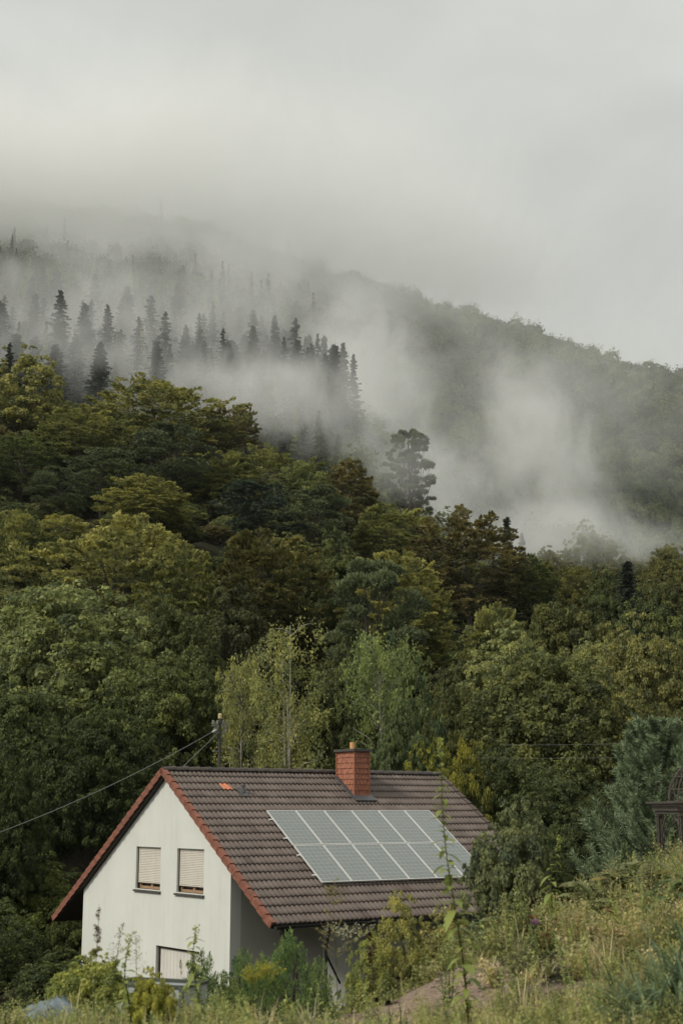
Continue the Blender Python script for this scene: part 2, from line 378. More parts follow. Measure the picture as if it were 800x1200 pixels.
def proto_spruce(seed, H=22.0, R=3.4, nl=46, gap=.62, ragged=.25):
    r = np.random.default_rng(seed); P0 = []; D = []; LN = []
    z = H*.07
    while z < H*.985:
        f = z/H; ln = R*(1-f)**.82*(1+ .18*sin(z*1.9+seed)) + .12; k = int(7+4*(1-f))
        a0 = r.uniform(0, 6.28)
        for j in range(k):
            a = a0+j*2*pi/k+r.normal(0, .18); l = ln*r.uniform(1-ragged*1.4, 1+ragged)
            P0.append((0, 0, z+r.normal(0, .12))); D.append((cos(a), sin(a), .28*f-.02+r.normal(0, .06))); LN.append(l)
        z += gap*(.65+.6*(1-f))
    P0 = np.array(P0); D = unit(np.array(D)); LN = np.array(LN); m = len(P0); i = np.repeat(np.arange(m), nl)
    t = r.uniform(.05, 1, m*nl)**.75; up = np.array([0, 0, 1.]); side = unit(np.cross(D, up)); s = r.uniform(-1, 1, m*nl)
    w = LN[i]*.22*(1-t*.75)+.06
    pos = P0[i]+D[i]*(LN[i]*t)[:, None]+side[i]*(s*w)[:, None]; pos[:, 2] += -.30*LN[i]*t*t+.14*LN[i]*t**4 - np.abs(r.normal(0, .10, m*nl))
    al = D[i]*.8+side[i]*np.sign(s)[:, None]*.6+np.array([0, 0, -.45])+r.normal(0, .25, (m*nl, 3)); nn = up+r.normal(0, .6, (m*nl, 3))
    L = Leaves(); sz = .20*r.uniform(.7, 1.4, m*nl); L.add(pos, al, nn, sz, sz*.33, r.normal(.35, .18, m*nl)+.2*(t-.5))
    mb = MB(); mb.tube([(0, 0, -.6), (0, 0, H*.4), (0, 0, H*.8), (0, 0, H)], [.26, .18, .07, .02], 7)
    for j in range(0, m, 5): mb.tube([P0[j], P0[j]+D[j]*LN[j]*.8+np.array([0, 0, -.15*LN[j]])], [.04, .012], 4)
    return mb.mesh('trunk', M_BARK, True), L.mesh('crown', M_NEEDLE), H, R
def proto_birch(seed, H=14.0, R=3.0, ns=190, nl=58, leaf=.08, stems=3):
    r = np.random.default_rng(seed); L = Leaves(); mb = MB(); st = []
    for k in range(stems):
        a = r.uniform(0, 6.28); ln = r.uniform(.2, .9) if k else .25
        p = [np.array([cos(a)*(.25*k+ln*z**1.3)+.1*sin(5*z+k), sin(a)*(.25*k+ln*z**1.3), (H*(.95-.13*k))*z-.5*(z == 0)]) for z in np.linspace(0, 1, 9)]
        mb.tube(p, [.14*(1-.15*k)*(1-.9*z)+.008 for z in np.linspace(0, 1, 9)], 7); st.append(p)
    p0 = []; 
    for i in range(ns):
        p = st[r.integers(len(st))]; z = r.uniform(.22, 1.0); j = min(int(z*8), 7); g = z*8-j; b = p[j]*(1-g)+p[j+1]*g
        prof = sin(pi*min(1, max(0.0, (1.05-z)/.95))**.75)**.8; a = r.uniform(0, 6.28); q = R*prof*r.uniform(.25, 1.0)
        tip = b+np.array([q*cos(a), q*sin(a), q*r.uniform(.15, .75)]); p0.append(tip)
        if i % 3 == 0: mb.tube([b, b*.5+tip*.5+np.array([0, 0, .12*q]), tip], [.028, .017, .006], 4)
    p0 = np.array(p0); i = np.repeat(np.arange(ns), nl); t = r.uniform(0, 1, ns*nl)
    o = unit(np.stack([p0[:, 0], p0[:, 1], 0*p0[:, 0]], -1)+r.normal(0, .2, (ns, 3)))
    ln = r.uniform(.3, 1.0, ns); spread = .16+.42*(1-t)
    pos = p0[i]+o[i]*(.35*ln[i]*np.sqrt(t))[:, None]+r.normal(0, 1, (ns*nl, 3))*spread[:, None]*.6; pos[:, 2] -= ln[i]*t**1.5*.9
    nn = r.normal(0, 1, (ns*nl, 3))+np.array([0, 0, .5]); al = r.normal(0, .6, (ns*nl, 3))+np.array([0, 0, -.7]); sz = leaf*r.uniform(.7, 1.4, ns*nl)
    L.add(pos, al, nn, sz, sz*.65, np.repeat(r.normal(.42, .16, ns), nl)+r.normal(0, .16, ns*nl))
    return mb.mesh('trunk', M_BIRCHBARK, True), L.mesh('crown', M_LEAF), H, R

def get_proto(kind):
    if kind not in PROTO:
        PROTO[kind] = {
            'beech0': lambda: proto_beech(1), 'beech1': lambda: proto_beech(2, H=12.5, R=5.2, nf=390), 'beech3': lambda: proto_beech(31, H=13, R=4.6, nf=380, leaf=.17), 'beech2': lambda: proto_beech(3, H=13.5, R=4.3),
            'oak0': lambda: proto_oak(4), 'oak1': lambda: proto_oak(5, R=4.9, nc=100), 'oak2': lambda: proto_oak(6, R=4.2, nc=80, squash=.6),
            'fine0': lambda: proto_oak(21, R=4.6, nc=150, nl=330, leaf=.11), 'fine1': lambda: proto_oak(22, R=4.8, nc=170, nl=320, leaf=.115, squash=.65),
            'pine0': lambda: proto_pine(7), 'pine1': lambda: proto_pine(8, R=4.4, npad=60), 'lonepine': lambda: proto_pine(12, H=17, R=3.6, npad=170, spread=1.0, nl=170, pr=(.08, .19)),
            'spruce0': lambda: proto_spruce(9), 'spruce1': lambda: proto_spruce(10, R=2.9, ragged=.4), 'spruce2': lambda: proto_spruce(14, R=3.9, gap=.75, ragged=.35), 'spruce3': lambda: proto_spruce(44, R=4.3, gap=.95, ragged=.55, nl=40), 'spruce4': lambda: proto_spruce(45, R=3.2, gap=.8, ragged=.6, nl=34),
            'birch0': lambda: proto_birch(15), 'birch1': lambda: proto_birch(16, H=11.5, R=3.3, stems=1, ns=200),
            'shrub0': lambda: proto_oak(17, H=5.0, R=2.4, nc=90, nl=260, leaf=.075, cen=.5, zr=.48), 'shrub1': lambda: proto_oak(18, H=5.0, R=2.6, nc=110, nl=240, leaf=.065, cen=.5, zr=.48, squash=.6),
        }[kind]()
    return PROTO[kind]

KIND_NAME = {'beech': 'beech_tree', 'oak': 'oak_tree', 'fine': 'broadleaf_tree', 'pine': 'pine_tree', 'lonepine': 'pine_tree', 'spruce': 'spruce_tree', 'birch': 'birch_tree', 'shrub': 'shrub'}
def put_tree(kind, base, H, W, colr, label, group, rz=None, cat=None):
    tm, cm, H0, R0 = get_proto(kind); k = kind.rstrip('0123456789')
    o = empty(KIND_NAME[k], base, rng.uniform(0, 6.28) if rz is None else rz, (W/(2*R0), W/(2*R0), H/H0))
    tag(o, label, cat or ('shrub' if k == 'shrub' else 'tree'), group)
    t = link('trunk', tm, o); c = link('crown', cm, o)
    c.color = (*colr, 1)
    return o
# ------------------------------------------------------------------ the wood: the trees one can point at, from the photograph
OL = (.118, .121, .052); YO = (.170, .164, .070); BR = (.092, .080, .040); DG = (.068, .080, .034); GG = (.125, .138, .068)
PN = (.072, .086, .044); SP = (.06, .075, .058); BI = (.19, .19, .085); LG = (.088, .104, .034); VD = (.054, .066, .03)
WOOD = 'trees on the wooded slope'; CON = 'spruces standing in the mist'
HERO = [
 # u, v_top, width px, depth, kind, colour, label
 (22, 424, 105, 215, 'oak0', YO, 'yellow-green tree at the left end of the wood edge, below the misty spruces'),
 (92, 472, 120, 205, 'beech1', OL, 'olive beech just below the left end of the wood edge'),
 (182, 436, 140, 222, 'beech0', YO, 'broad yellow-tinged beech crowning the wood edge under the spruces'),
 (250, 468, 56, 226, 'beech2', BR, 'thin brownish tree half veiled by mist at the wood edge'),
 (282, 466, 50, 232, 'beech2', BR, 'bare-looking brown tree poking up into the mist from the wood edge'),
 (206, 498, 110, 190, 'pine1', PN, 'blue-green pine with layered pads below the yellow-tinged crest beech'),
 (262, 520, 90, 196, 'beech1', OL, 'olive beech right of the blue-green crest pine'),
 (122, 528, 92, 172, 'pine0', PN, 'blue-green pine with pale cloud-like pads on the left half of the slope'),
 (72, 548, 72, 166, 'pine1', PN, 'smaller blue-green pine beside the cloud-padded pine on the left'),
 (176, 552, 104, 160, 'beech2', YO, 'yellow-green feathery beech in front of the pale-padded pine'),
 (28, 500, 100, 180, 'beech0', DG, 'dark green beech under the left end of the wood edge'),
 (312, 514, 104, 198, 'beech0', OL, 'olive beech on the wood edge right of the brown bare-looking tree'),
 (352, 532, 92, 192, 'beech1', GG, 'grey-green crown on the wood edge left of the round brown one'),
 (408, 528, 80, 206, 'beech2', BR, 'round brownish crown standing up on the wood edge left of the lone pine'),
 (478, 500, 66, 246, 'lonepine', PN, 'tall lone pine, top leaning right, grey in the mist behind the wood edge'),
 (300, 566, 110, 165, 'pine0', (.036, .05, .034), 'dark pine in the middle of the slope below the olive wood edge'),
 (372, 570, 100, 172, 'pine1', PN, 'green pine right of the dark pine in mid slope'),
 (452, 582, 116, 180, 'beech1', OL, 'wide olive beech on the wood edge in front of the lone pine'),
 (548, 592, 150, 168, 'beech0', BR, 'large dark brown-olive beech, cone shaped, at the right shoulder of the wood'),
 (618, 640, 84, 175, 'beech2', DG, 'dark beech stepping down right of the large brown-olive one'),
 (20, 582, 120, 120, 'beech1', OL, 'olive beech at the left border of the photo in mid slope'),
 (134, 592, 176, 112, 'beech0', YO, 'broad pale yellow-olive beech in the left middle of the slope'),
 (216, 622, 100, 108, 'beech2', OL, 'olive beech tucked against the right side of the pale yellow-olive one'),
 (304, 604, 150, 116, 'beech1', (.066, .062, .026), 'broad brown-olive beech in the centre of the slope'),
 (392, 640, 70, 122, 'oak2', DG, 'small dark green crown between the brown-olive beech and the big pine'),
 (472, 630, 124, 118, 'beech2', YO, 'yellow-topped beech behind the right side of the big mid-slope pine'),
 (434, 658, 122, 104, 'pine1', PN, 'big blue-green pine with stacked pads above the chimney'),
 (576, 690, 104, 112, 'beech1', OL, 'round olive beech below the large brown-olive one'),
 (664, 688, 116, 120, 'oak1', (.07, .072, .03), 'low rounded olive oak right of the round olive beech'),
 (704, 684, 58, 150, 'oak2', VD, 'small black-green tree beside the misty spruce on the right'),
 (762, 706, 92, 132, 'oak0', DG, 'dark oak near the right border below the misty spruce'),
 (74, 678, 220, 76, 'fine0', GG, 'huge grey-green broadleaf tree spreading on the left above the gable'),
 (205, 706, 110, 86, 'fine1', (.06, .068, .03), 'dull green broadleaf tree right of the huge grey-green one'),
 (176, 770, 130, 70, 'fine0', (.084, .096, .042), 'leafy dark tree directly above the roof peak'),
 (270, 698, 92, 92, 'oak2', (.05, .052, .028), 'thin-leaved dark tree left of the tall birch'),
 (240, 778, 96, 72, 'fine1', (.078, .09, .04), 'green bushy tree just above the utility mast'),
 (342, 716, 92, 66, 'birch0', BI, 'tall pale birch with white stems left of the chimney'),
 (284, 776, 60, 68, 'birch1', BI, 'smaller pale birch leaning against the left of the tall birch'),
 (448, 752, 104, 67, 'birch1', (.14, .165, .072), 'soft green birch rising behind the chimney'),
 (404, 770, 80, 72, 'fine1', (.06, .066, .03), 'dull green crown between the two birches behind the chimney'),
 (480, 810, 84, 62, 'shrub1', (.07, .088, .045), 'grey-green rounded bush behind the ridge right of the chimney'),
 (606, 748, 120, 92, 'fine1', (.15, .158, .078), 'pale green broadleaf tree behind the left of the big dark oak'),
 (640, 756, 176, 71, 'fine0', (.078, .084, .038), 'big dark oak filling the slope right of the house'),
 (700, 742, 90, 96, 'fine0', (.15, .155, .075), 'pale green crown behind the right of the big dark oak'),
 (756, 738, 112, 88, 'fine1', (.125, .122, .055), 'olive broadleaf tree near the right border above the garden arbour'),
 (796, 800, 110, 70, 'oak1', (.066, .066, .028), 'brown-green oak cut by the right border above the young pine'),
 (528, 756, 80, 95, 'oak1', (.05, .054, .026), 'dark rounded tree between the soft green birch and the pale green tree'),
 (540, 800, 70, 82, 'fine1', (.066, .07, .03), 'small olive tree left of the big dark oak'),
 (500, 866, 76, 59, 'shrub0', (.13, .125, .028), 'yellow-green shrub showing above the ridge behind the tall weed'),
 (546, 900, 66, 56, 'shrub1', (.12, .115, .028), 'yellow-leaved shrub behind the right end of the roof'),
 (30, 800, 130, 64, 'fine0', VD, 'dark leafy tree at the left border above the power cable'),
 (110, 830, 130, 60, 'fine1', (.036, .046, .02), 'dark green tree left of the roof peak behind the power cable'),
 (10, 880, 90, 52, 'fine1', (.04, .05, .022), 'dark bushy tree under the power cable at the left border'),
 (40, 1012, 110, 53, 'shrub0', (.075, .088, .028), 'bright green shrub left of the house below the eave'),
 (84, 1052, 60, 51, 'shrub0', (.06, .07, .026), 'small leafy shrub under the left eave of the house'),
 (0, 1072, 110, 46, 'shrub1', VD, 'dark shrub at the left border below the bright green one'),
 (66, 1112, 90, 43, 'shrub0', VD, 'dark low shrub at the left foot of the gable'),
 (600, 936, 98, 21.5, 'shrub0', (.10, .11, .066), 'grey-green small-leaved bush at the right end of the solar panels'),
 (636, 990, 66, 22, 'shrub1', (.07, .085, .045), 'dark green bush at the lower right corner of the roof'),
 (660, 900, 130, 53, 'fine0', (.045, .054, .026), 'dark tree below the big dark oak'),
 (606, 886, 120, 57, 'fine1', (.05, .06, .028), 'dark tree beside the yellow-leaved shrub'),
 (716, 930, 120, 46, 'fine0', (.036, .044, .022), 'black-green bush behind the pale fern left of the young pine'),
 (780, 890, 130, 54, 'fine1', (.036, .046, .023), 'black-green bush behind the garden arbour'),
 # pale trees in the mist of the side valley
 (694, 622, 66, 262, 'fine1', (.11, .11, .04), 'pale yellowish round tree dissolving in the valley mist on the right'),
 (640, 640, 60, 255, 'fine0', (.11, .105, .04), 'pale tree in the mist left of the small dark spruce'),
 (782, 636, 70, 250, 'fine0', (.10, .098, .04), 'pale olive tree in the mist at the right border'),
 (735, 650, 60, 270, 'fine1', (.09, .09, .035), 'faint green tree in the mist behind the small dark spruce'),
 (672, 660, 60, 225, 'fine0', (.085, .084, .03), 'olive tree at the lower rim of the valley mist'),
 (734, 656, 46, 198, 'spruce1', SP, 'small dark spruce standing at the edge of the valley mist on the right'),
 (593, 604, 32, 214, 'spruce1', SP, 'slim spruce rising from the mist right of the brown-olive beech'),
 (611, 622, 20, 262, 'spruce0', SP, 'fainter slim spruce just right of the slim one in the mist'),
 (770, 668, 60, 218, 'oak1', (.06, .062, .026), 'green tree under the mist right of the small dark spruce'),
]
# spruces in the mist, upper left: u, v_top, depth, width px
SPR = [(4, 268, 352, 30, 2), (18, 290, 356, 30, 1), (72, 337, 300, 54, 2), (38, 322, 345, 44, 0), (8, 318, 350, 42, 2), (112, 320, 345, 40, 0), (100, 352, 312, 34, 1),
 (127, 354, 304, 44, 2), (150, 332, 340, 34, 0), (68, 312, 372, 34, 1), (178, 345, 330, 40, 2), (163, 370, 290, 40, 0), (194, 364, 296, 38, 2), (209, 329, 345, 40, 1),
 (234, 366, 318, 34, 0), (250, 350, 338, 30, 2), (262, 362, 342, 28, 1), (297, 360, 340, 36, 2), (322, 366, 332, 34, 0), (346, 370, 330, 40, 1), (333, 392, 312, 30, 2),
 (308, 412, 296, 26, 0), (345, 408, 300, 30, 2), (270, 402, 300, 30, 1), (280, 376, 352, 30, 0), (372, 388, 338, 30, 2), (42, 392, 286, 50, 0), (4, 352, 300, 40, 2),
 (20, 388, 280, 48, 1), (66, 400, 282, 40, 0), (90, 388, 290, 40, 2), (142, 384, 300, 38, 1), (218, 384, 300, 36, 0), (388, 404, 340, 28, 1), (240, 396, 290, 32, 2),
 (52, 306, 380, 30, 0), (132, 338, 368, 30, 2), (176, 326, 378, 30, 1), (228, 345, 362, 28, 0), (402, 398, 352, 26, 0), (358, 392, 352, 28, 1), (414, 412, 344, 26, 2), (90, 326, 376, 28, 1),
 (12, 400, 262, 40, 2), (118, 398, 280, 36, 0), (184, 396, 284, 34, 1), (310, 384, 352, 28, 2)]
_r = np.random.default_rng(21)
for _ in range(84):
    u_ = _r.uniform(-10, 400); y_ = _r.uniform(300, 375); SPR.append((u_, np.interp(u_, [0, 200, 430], [352, 366, 420])-(y_-310)*.42+_r.uniform(-6, 30), y_, _r.uniform(24, 42), int(_r.integers(3))))
placed = []
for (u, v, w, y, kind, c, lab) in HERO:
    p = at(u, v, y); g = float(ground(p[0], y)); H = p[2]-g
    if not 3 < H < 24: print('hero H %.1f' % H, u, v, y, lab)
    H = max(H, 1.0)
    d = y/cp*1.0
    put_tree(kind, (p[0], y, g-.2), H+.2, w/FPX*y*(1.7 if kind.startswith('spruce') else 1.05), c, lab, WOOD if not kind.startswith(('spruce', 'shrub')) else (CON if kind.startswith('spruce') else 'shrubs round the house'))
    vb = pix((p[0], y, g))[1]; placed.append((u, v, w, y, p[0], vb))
def column_words(u):
    return ('near the left border' if u < 60 else 'above the gable' if u < 150 else 'above the roof peak' if u < 235 else 'above the utility mast' if u < 300
            else 'left of the chimney' if u < 385 else 'above the chimney' if u < 450 else 'above the roof end' if u < 560 else 'right of the house' if u < 680 else 'near the right border')
AUTO = []
spr_sorted = sorted(SPR, key=lambda s: s[0])
for (u, v, y, w, k) in SPR:
    p = at(u, v, y); g = float(ground(p[0], y)); H = p[2]-g
    if not 8 < H < 34: print('spruce H %.1f' % H, u, v, y)
    if H > 37 and w < 43: continue
    H = float(np.clip(H, 10, 36))
    o = put_tree('spruce%d' % (k if rng.random() < .55 else 3+k % 2), (p[0], y, g-.3), H, w/FPX*y*rng.uniform(1.25, 1.9), SP if y < 320 else (.05, .062, .048), 'x', CON, cat='tree')
    veil = 'dark' if y < 305 else 'grey' if y < 346 else 'faint'
    tall = 'tall ' if H > 24 else 'short ' if H < 17 else ''
    AUTO.append((o, '%s%s misty spruce %s' % (tall, veil, column_words(u)), u))
# the rest of the slope: smaller crowns that fill between them
fill_kinds = ['beech0', 'beech3', 'beech2', 'oak0', 'fine0', 'oak2', 'pine0', 'fine0', 'fine1', 'beech1']
fill_cols = [OL, BR, DG, GG, DG, OL, PN, DG, (.06, .062, .028), YO]
COLW = {OL: 'olive', BR: 'brownish', DG: 'dark green', GG: 'grey-green', PN: 'blue-green', (.06, .062, .028): 'dull green', YO: 'yellowish'}
spots = []
for yy in np.arange(56, 246, 6.4):
    for xx in np.arange(-.285*yy-6, .285*yy+6, 6.4):
        spots.append((xx+rng.uniform(-2.2, 2.2), yy+rng.uniform(-2.2, 2.2)))
nfill = 0
for (x, y) in spots:
    if any((x-q[4])**2+(y-q[3])**2 < 3.6**2 for q in placed): continue
    i = int(rng.integers(len(fill_kinds))); g = float(ground(x, y)); H = rng.uniform(8.5, 12.0); W = rng.uniform(7, 10)
    u, v = pix((x, y, g+H))
    ub, vb = pix((x, y, g+2)); wpx = W*FPX/y
    if vb < 0 or (u < -90 or u > 890): continue
    for q in placed:
        if q[3] > y+2 and abs(q[0]-u) < .42*(q[2]+wpx): H = min(H, H-(q[1]+.55*(q[5]-q[1])-v)/FPX*y)
        if q[3] <= y+2 and abs(q[0]-u) < .3*q[2] and v < q[1]-8 and vb > q[1]-14: H = min(H, H-(q[1]-v)/FPX*y)
    H = max(H, 2.5)
    v = pix((x, y, g+H))[1]
    edge = np.interp(u, [0, 100, 200, 300, 400, 450, 500, 600, 700, 800], [440, 446, 456, 520, 548, 590, 600, 650, 690, 706])
    if v < edge+4: H -= (edge+4-v)/FPX*y
    low = H < 4.5
    if low: H = rng.uniform(2.4, 3.6); W = rng.uniform(4, 6)
    pk = ('shrub0' if i % 2 else 'shrub1') if low else fill_kinds[i]
    c = fill_cols[i]
    o = put_tree(pk, (x, y, g-.2), H, W, c, 'x', 'low shrubs between the trees' if low else WOOD); nfill += 1
    row = 'at the wood edge' if y > 200 else 'high up' if y > 160 else 'halfway up' if y > 115 else 'low down' if y > 80 else 'at the slope foot'
    AUTO.append((o, '%s %s %s %s' % (COLW[c], 'low shrub' if low else KIND_NAME[pk.rstrip('0123456789')].split('_')[0], row, column_words(u)), u))
print('fill trees', nfill, 'heroes', len(HERO))
# one label each: where words alone do not part two trees, count them from the left
by = {}
for o, lab, u in AUTO: by.setdefault(lab, []).append((u, o))
ORD = ['leftmost', 'second from the left', 'third from the left', 'fourth from the left', 'fifth from the left', 'sixth from the left', 'seventh from the left', 'eighth from the left'] + [w+' from the left' for w in ('ninth', 'tenth', 'eleventh', 'twelfth', 'thirteenth', 'fourteenth', 'fifteenth', 'sixteenth', 'seventeenth', 'eighteenth', 'nineteenth', 'twentieth')]
for lab, L_ in by.items():
    L_.sort(key=lambda q: q[0])
    for i, (u, o) in enumerate(L_):
        if len(L_) == 1: o['label'] = lab
        elif len(L_) == 2: o['label'] = ('left one: ', 'right one: ')[i]+lab
        else: o['label'] = ORD[min(i, 19)]+': '+lab

# far wood beyond the mist: one mass
def far_forest():
    r = np.random.default_rng(5); L = Leaves()
    pts = []
    y = 262.
    while y < 745:
        s = 6.4+ (y-262)*.004
        for x in np.arange(-.30*y, .30*y, s):
            pts.append((x+r.uniform(-2, 2), y+r.uniform(-2.4, 2.4)))
        y += s
    pts = np.array(pts); keep = ~((pts[:, 1] < 385) & (pts[:, 0]/pts[:, 1] < -.005) & (pts[:, 1] < 290)); pts = pts[keep]
    n = len(pts); g = ground(pts[:, 0], pts[:, 1]); near = np.clip((720-pts[:, 1])/420, .62, 1)*(pts[:, 1] < 735)+.25*(pts[:, 1] >= 735)
    con = r.random(n) < np.where(pts[:, 0]/pts[:, 1] < -.01, np.where(pts[:, 1] < 520, .7, .12), .015)
    cnt = (110+190*near).astype(int); i = np.repeat(np.arange(n), cnt); m = len(i)
    H = np.where(con, r.uniform(15, 24, n), r.uniform(8, 17, n)); R = np.where(con, r.uniform(2.8, 3.9, n), r.uniform(3.8, 7.2, n))
    d = sph(m, r, -.4); q = r.uniform(.7, 1.05, m)*(1+.25*np.sin(d[:, 0]*5+i)*np.sin(d[:, 2]*6+i*2))
    z = r.uniform(.1, 1, m)**.9; a = r.uniform(0, 2*pi, m); rr = R[i]*(1-z)**.85*r.uniform(.5, 1.05, m)
    pos_b = np.stack([d[:, 0]*R[i]*q, d[:, 1]*R[i]*q, H[i]*.6+d[:, 2]*H[i]*.42*q], -1)
    pos_c = np.stack([rr*np.cos(a), rr*np.sin(a), H[i]*z-.2*rr], -1)
    ci = con[i][:, None]; pos = np.where(ci, pos_c, pos_b)+np.stack([pts[i, 0], pts[i, 1], g[i]], -1)
    nn = np.where(ci, np.stack([np.cos(a), np.sin(a), 0*a+.7], -1), d)+r.normal(0, .4, (m, 3)); al = r.normal(0, 1, (m, 3))
    al = al-nn*(np.sum(al*nn, -1)/np.sum(nn*nn, -1))[:, None]
    sz = np.where(con[i], .46, .50)*r.uniform(.6, 1.4, m)
    # opaque core added inside every crown to block light and see-through
    k = 16; j = np.repeat(np.arange(n), k); dd = sph(n*k, r, -.5); zz = np.tile(np.linspace(.12, .85, k), n); aa = r.uniform(0, 2*pi, n*k)
    hc = np.stack([R[j]*.62*(1-zz)*np.cos(aa), R[j]*.62*(1-zz)*np.sin(aa), H[j]*zz], -1); hb = np.stack([dd[:, 0]*R[j]*.66, dd[:, 1]*R[j]*.66, H[j]*.58+dd[:, 2]*H[j]*.3], -1)
    cj = con[j][:, None]; hp = np.where(cj, hc, hb)+np.stack([pts[j, 0], pts[j, 1], g[j]], -1); hn = np.where(cj, np.stack([np.cos(aa), np.sin(aa), 0*aa+.3], -1), dd); ha = np.cross(hn, r.normal(0, 1, hn.shape))
    hs_ = R[j]*np.where(con[j], .42*(1-zz)+.1, .5); L.add(hp, ha, hn, hs_, hs_*.9, np.full(n*k, .25))
    L.add(pos, al, nn, sz, sz*.6, np.repeat(r.normal(.42, .45, n), cnt)+r.normal(0, .1, m))
    o = link('far_forest', L.mesh('far_forest', M_LEAF)); o.color = (.078, .090, .045, 1)
    tag(o, 'dark mixed forest covering the misty far hillside', 'forest', kind='stuff')
    print('far trees', n, 'faces', m)
far_forest()

# ------------------------------------------------------------------ air
HB = (-660, 660, -45, 1010, -3, 420)
def haze_box():
    mb = MB(); mb.box((HB[0], HB[2], HB[4]), (HB[1], HB[3], HB[5]))
    m = bpy.data.materials.new('haze'); m.use_nodes = True; t = m.node_tree; t.nodes.clear()
    o = t.nodes.new('ShaderNodeOutputMaterial'); v = t.nodes.new('ShaderNodeVolumePrincipled')
    v.inputs['Color'].default_value = (.93, .95, .92, 1); v.inputs['Density'].default_value = .00004; v.inputs['Anisotropy'].default_value = .1
    t.links.new(v.outputs[0], o.inputs['Volume'])
    tag(mb.build('haze', m), 'thin damp air over the whole valley', 'haze', kind='stuff')
haze_box()
MIST = [
 # u, v, depth, half width px, half height px, half depth m, density, noise scale (1/m), noise strength, label
 (40, 215, 545, 800, 145, 130, .024, .016, 1.4, 'low cloud swallowing the ridge on the upper left'),
 (420, 312, 565, 380, 108, 100, .018, .02, 1.6, 'low cloud sitting on the top of the far hill'),
 (300, 486, 290, 290, 78, 42, .024, .075, 3.8, 'bank of mist between the wood edge and the spruces'),
 (120, 440, 292, 360, 66, 50, .020, .075, 3.4, 'mist lying round the feet of the spruces on the left'),
 (170, 370, 330, 460, 130, 60, .013, .055, 2.4, 'thin mist threading through the spruces'),
 (500, 590, 320, 160, 95, 55, .024, .065, 3.6, 'bright mist filling the side valley behind the lone pine'),
 (430, 460, 420, 110, 165, 60, .021, .055, 3.6, 'column of mist rising left of the far hill'),
 (645, 550, 420, 85, 200, 50, .019, .06, 4.0, 'plume of mist climbing the far hill on the right'),
 (640, 640, 265, 230, 62, 46, .026, .075, 3.4, 'low mist lying over the pale trees in the side valley'),
 (640, 470, 465, 380, 210, 85, .0052, .045, 2.0, 'thin mist trailing along the far hill at the right border'),
 (462, 548, 226, 110, 70, 15, .016, .09, 2.4, 'wisp of mist drifting across the lone pine'),
]
def mist_patch(u, v, y, hw, hh, hd, dens, ns, amp, label, k):
    c = at(u, v, y); sx = hw/FPX*y; sz = hh/FPX*y
    import bmesh
    bm = bmesh.new(); bmesh.ops.create_icosphere(bm, subdivisions=3, radius=1.0); me = bpy.data.meshes.new('mist'); bm.to_mesh(me); bm.free()
    m = bpy.data.materials.new('mist'); m.use_nodes = True; t = m.node_tree; n = t.nodes; l = t.links; n.clear()
    o = n.new('ShaderNodeOutputMaterial'); pv = n.new('ShaderNodeVolumePrincipled'); l.new(pv.outputs[0], o.inputs['Volume'])
    pv.inputs['Color'].default_value = (.985, .988, .975, 1); pv.inputs['Anisotropy'].default_value = .1
    tc = n.new('ShaderNodeTexCoord'); ln = n.new('ShaderNodeVectorMath'); ln.operation = 'LENGTH'; l.new(tc.outputs['Object'], ln.inputs[0])
    fo = n.new('ShaderNodeMath'); fo.operation = 'SUBTRACT'; fo.inputs[0].default_value = 1.0; l.new(ln.outputs['Value'], fo.inputs[1])
    ge = n.new('ShaderNodeNewGeometry'); mp = n.new('ShaderNodeMapping'); mp.inputs['Location'].default_value = (k*3.7, k*1.3, k*2.1); mp.inputs['Scale'].default_value = (ns, ns, ns*.8); mp.inputs['Rotation'].default_value = (0, .6, 0)
    l.new(ge.outputs['Position'], mp.inputs[0])
    nz = n.new('ShaderNodeTexNoise'); nz.inputs['Scale'].default_value = 1.0; nz.inputs['Detail'].default_value = 6.0; nz.inputs['Roughness'].default_value = .66; nz.inputs['Distortion'].default_value = 1.1
    l.new(mp.outputs[0], nz.inputs['Vector'])
    # noise eats the patch from its rim inwards
    s1 = n.new('ShaderNodeMath'); s1.operation = 'MULTIPLY_ADD'; s1.inputs[1].default_value = amp; s1.inputs[2].default_value = -amp/2; l.new(nz.outputs[0], s1.inputs[0])
    s2 = n.new('ShaderNodeMath'); s2.operation = 'ADD'; l.new(s1.outputs[0], s2.inputs[0]); l.new(fo.outputs[0], s2.inputs[1])
    s3 = n.new('ShaderNodeMapRange'); s3.interpolation_type = 'SMOOTHSTEP'; s3.inputs[1].default_value = .05; s3.inputs[2].default_value = 1.0; s3.inputs[3].default_value = 0; s3.inputs[4].default_value = dens*1.6
    l.new(s2.outputs[0], s3.inputs[0])
    s4 = n.new('ShaderNodeMath'); s4.operation = 'MULTIPLY'; l.new(s3.outputs[0], s4.inputs[0])
    cl = n.new('ShaderNodeMapRange'); cl.interpolation_type = 'SMOOTHSTEP'; cl.inputs[1].default_value = 0; cl.inputs[2].default_value = .45; l.new(fo.outputs[0], cl.inputs[0]); l.new(cl.outputs[0], s4.inputs[1])
    l.new(s4.outputs[0], pv.inputs['Density'])
    ob = link('mist', me, None, m); ob.location = c; ob.scale = (sx, hd, sz)
    if 5 <= k <= 7: ob.rotation_euler = (0, radians(-24), 0)
    tag(ob, label, 'mist', kind='stuff')
for k, a in enumerate(MIST): mist_patch(*a, k)
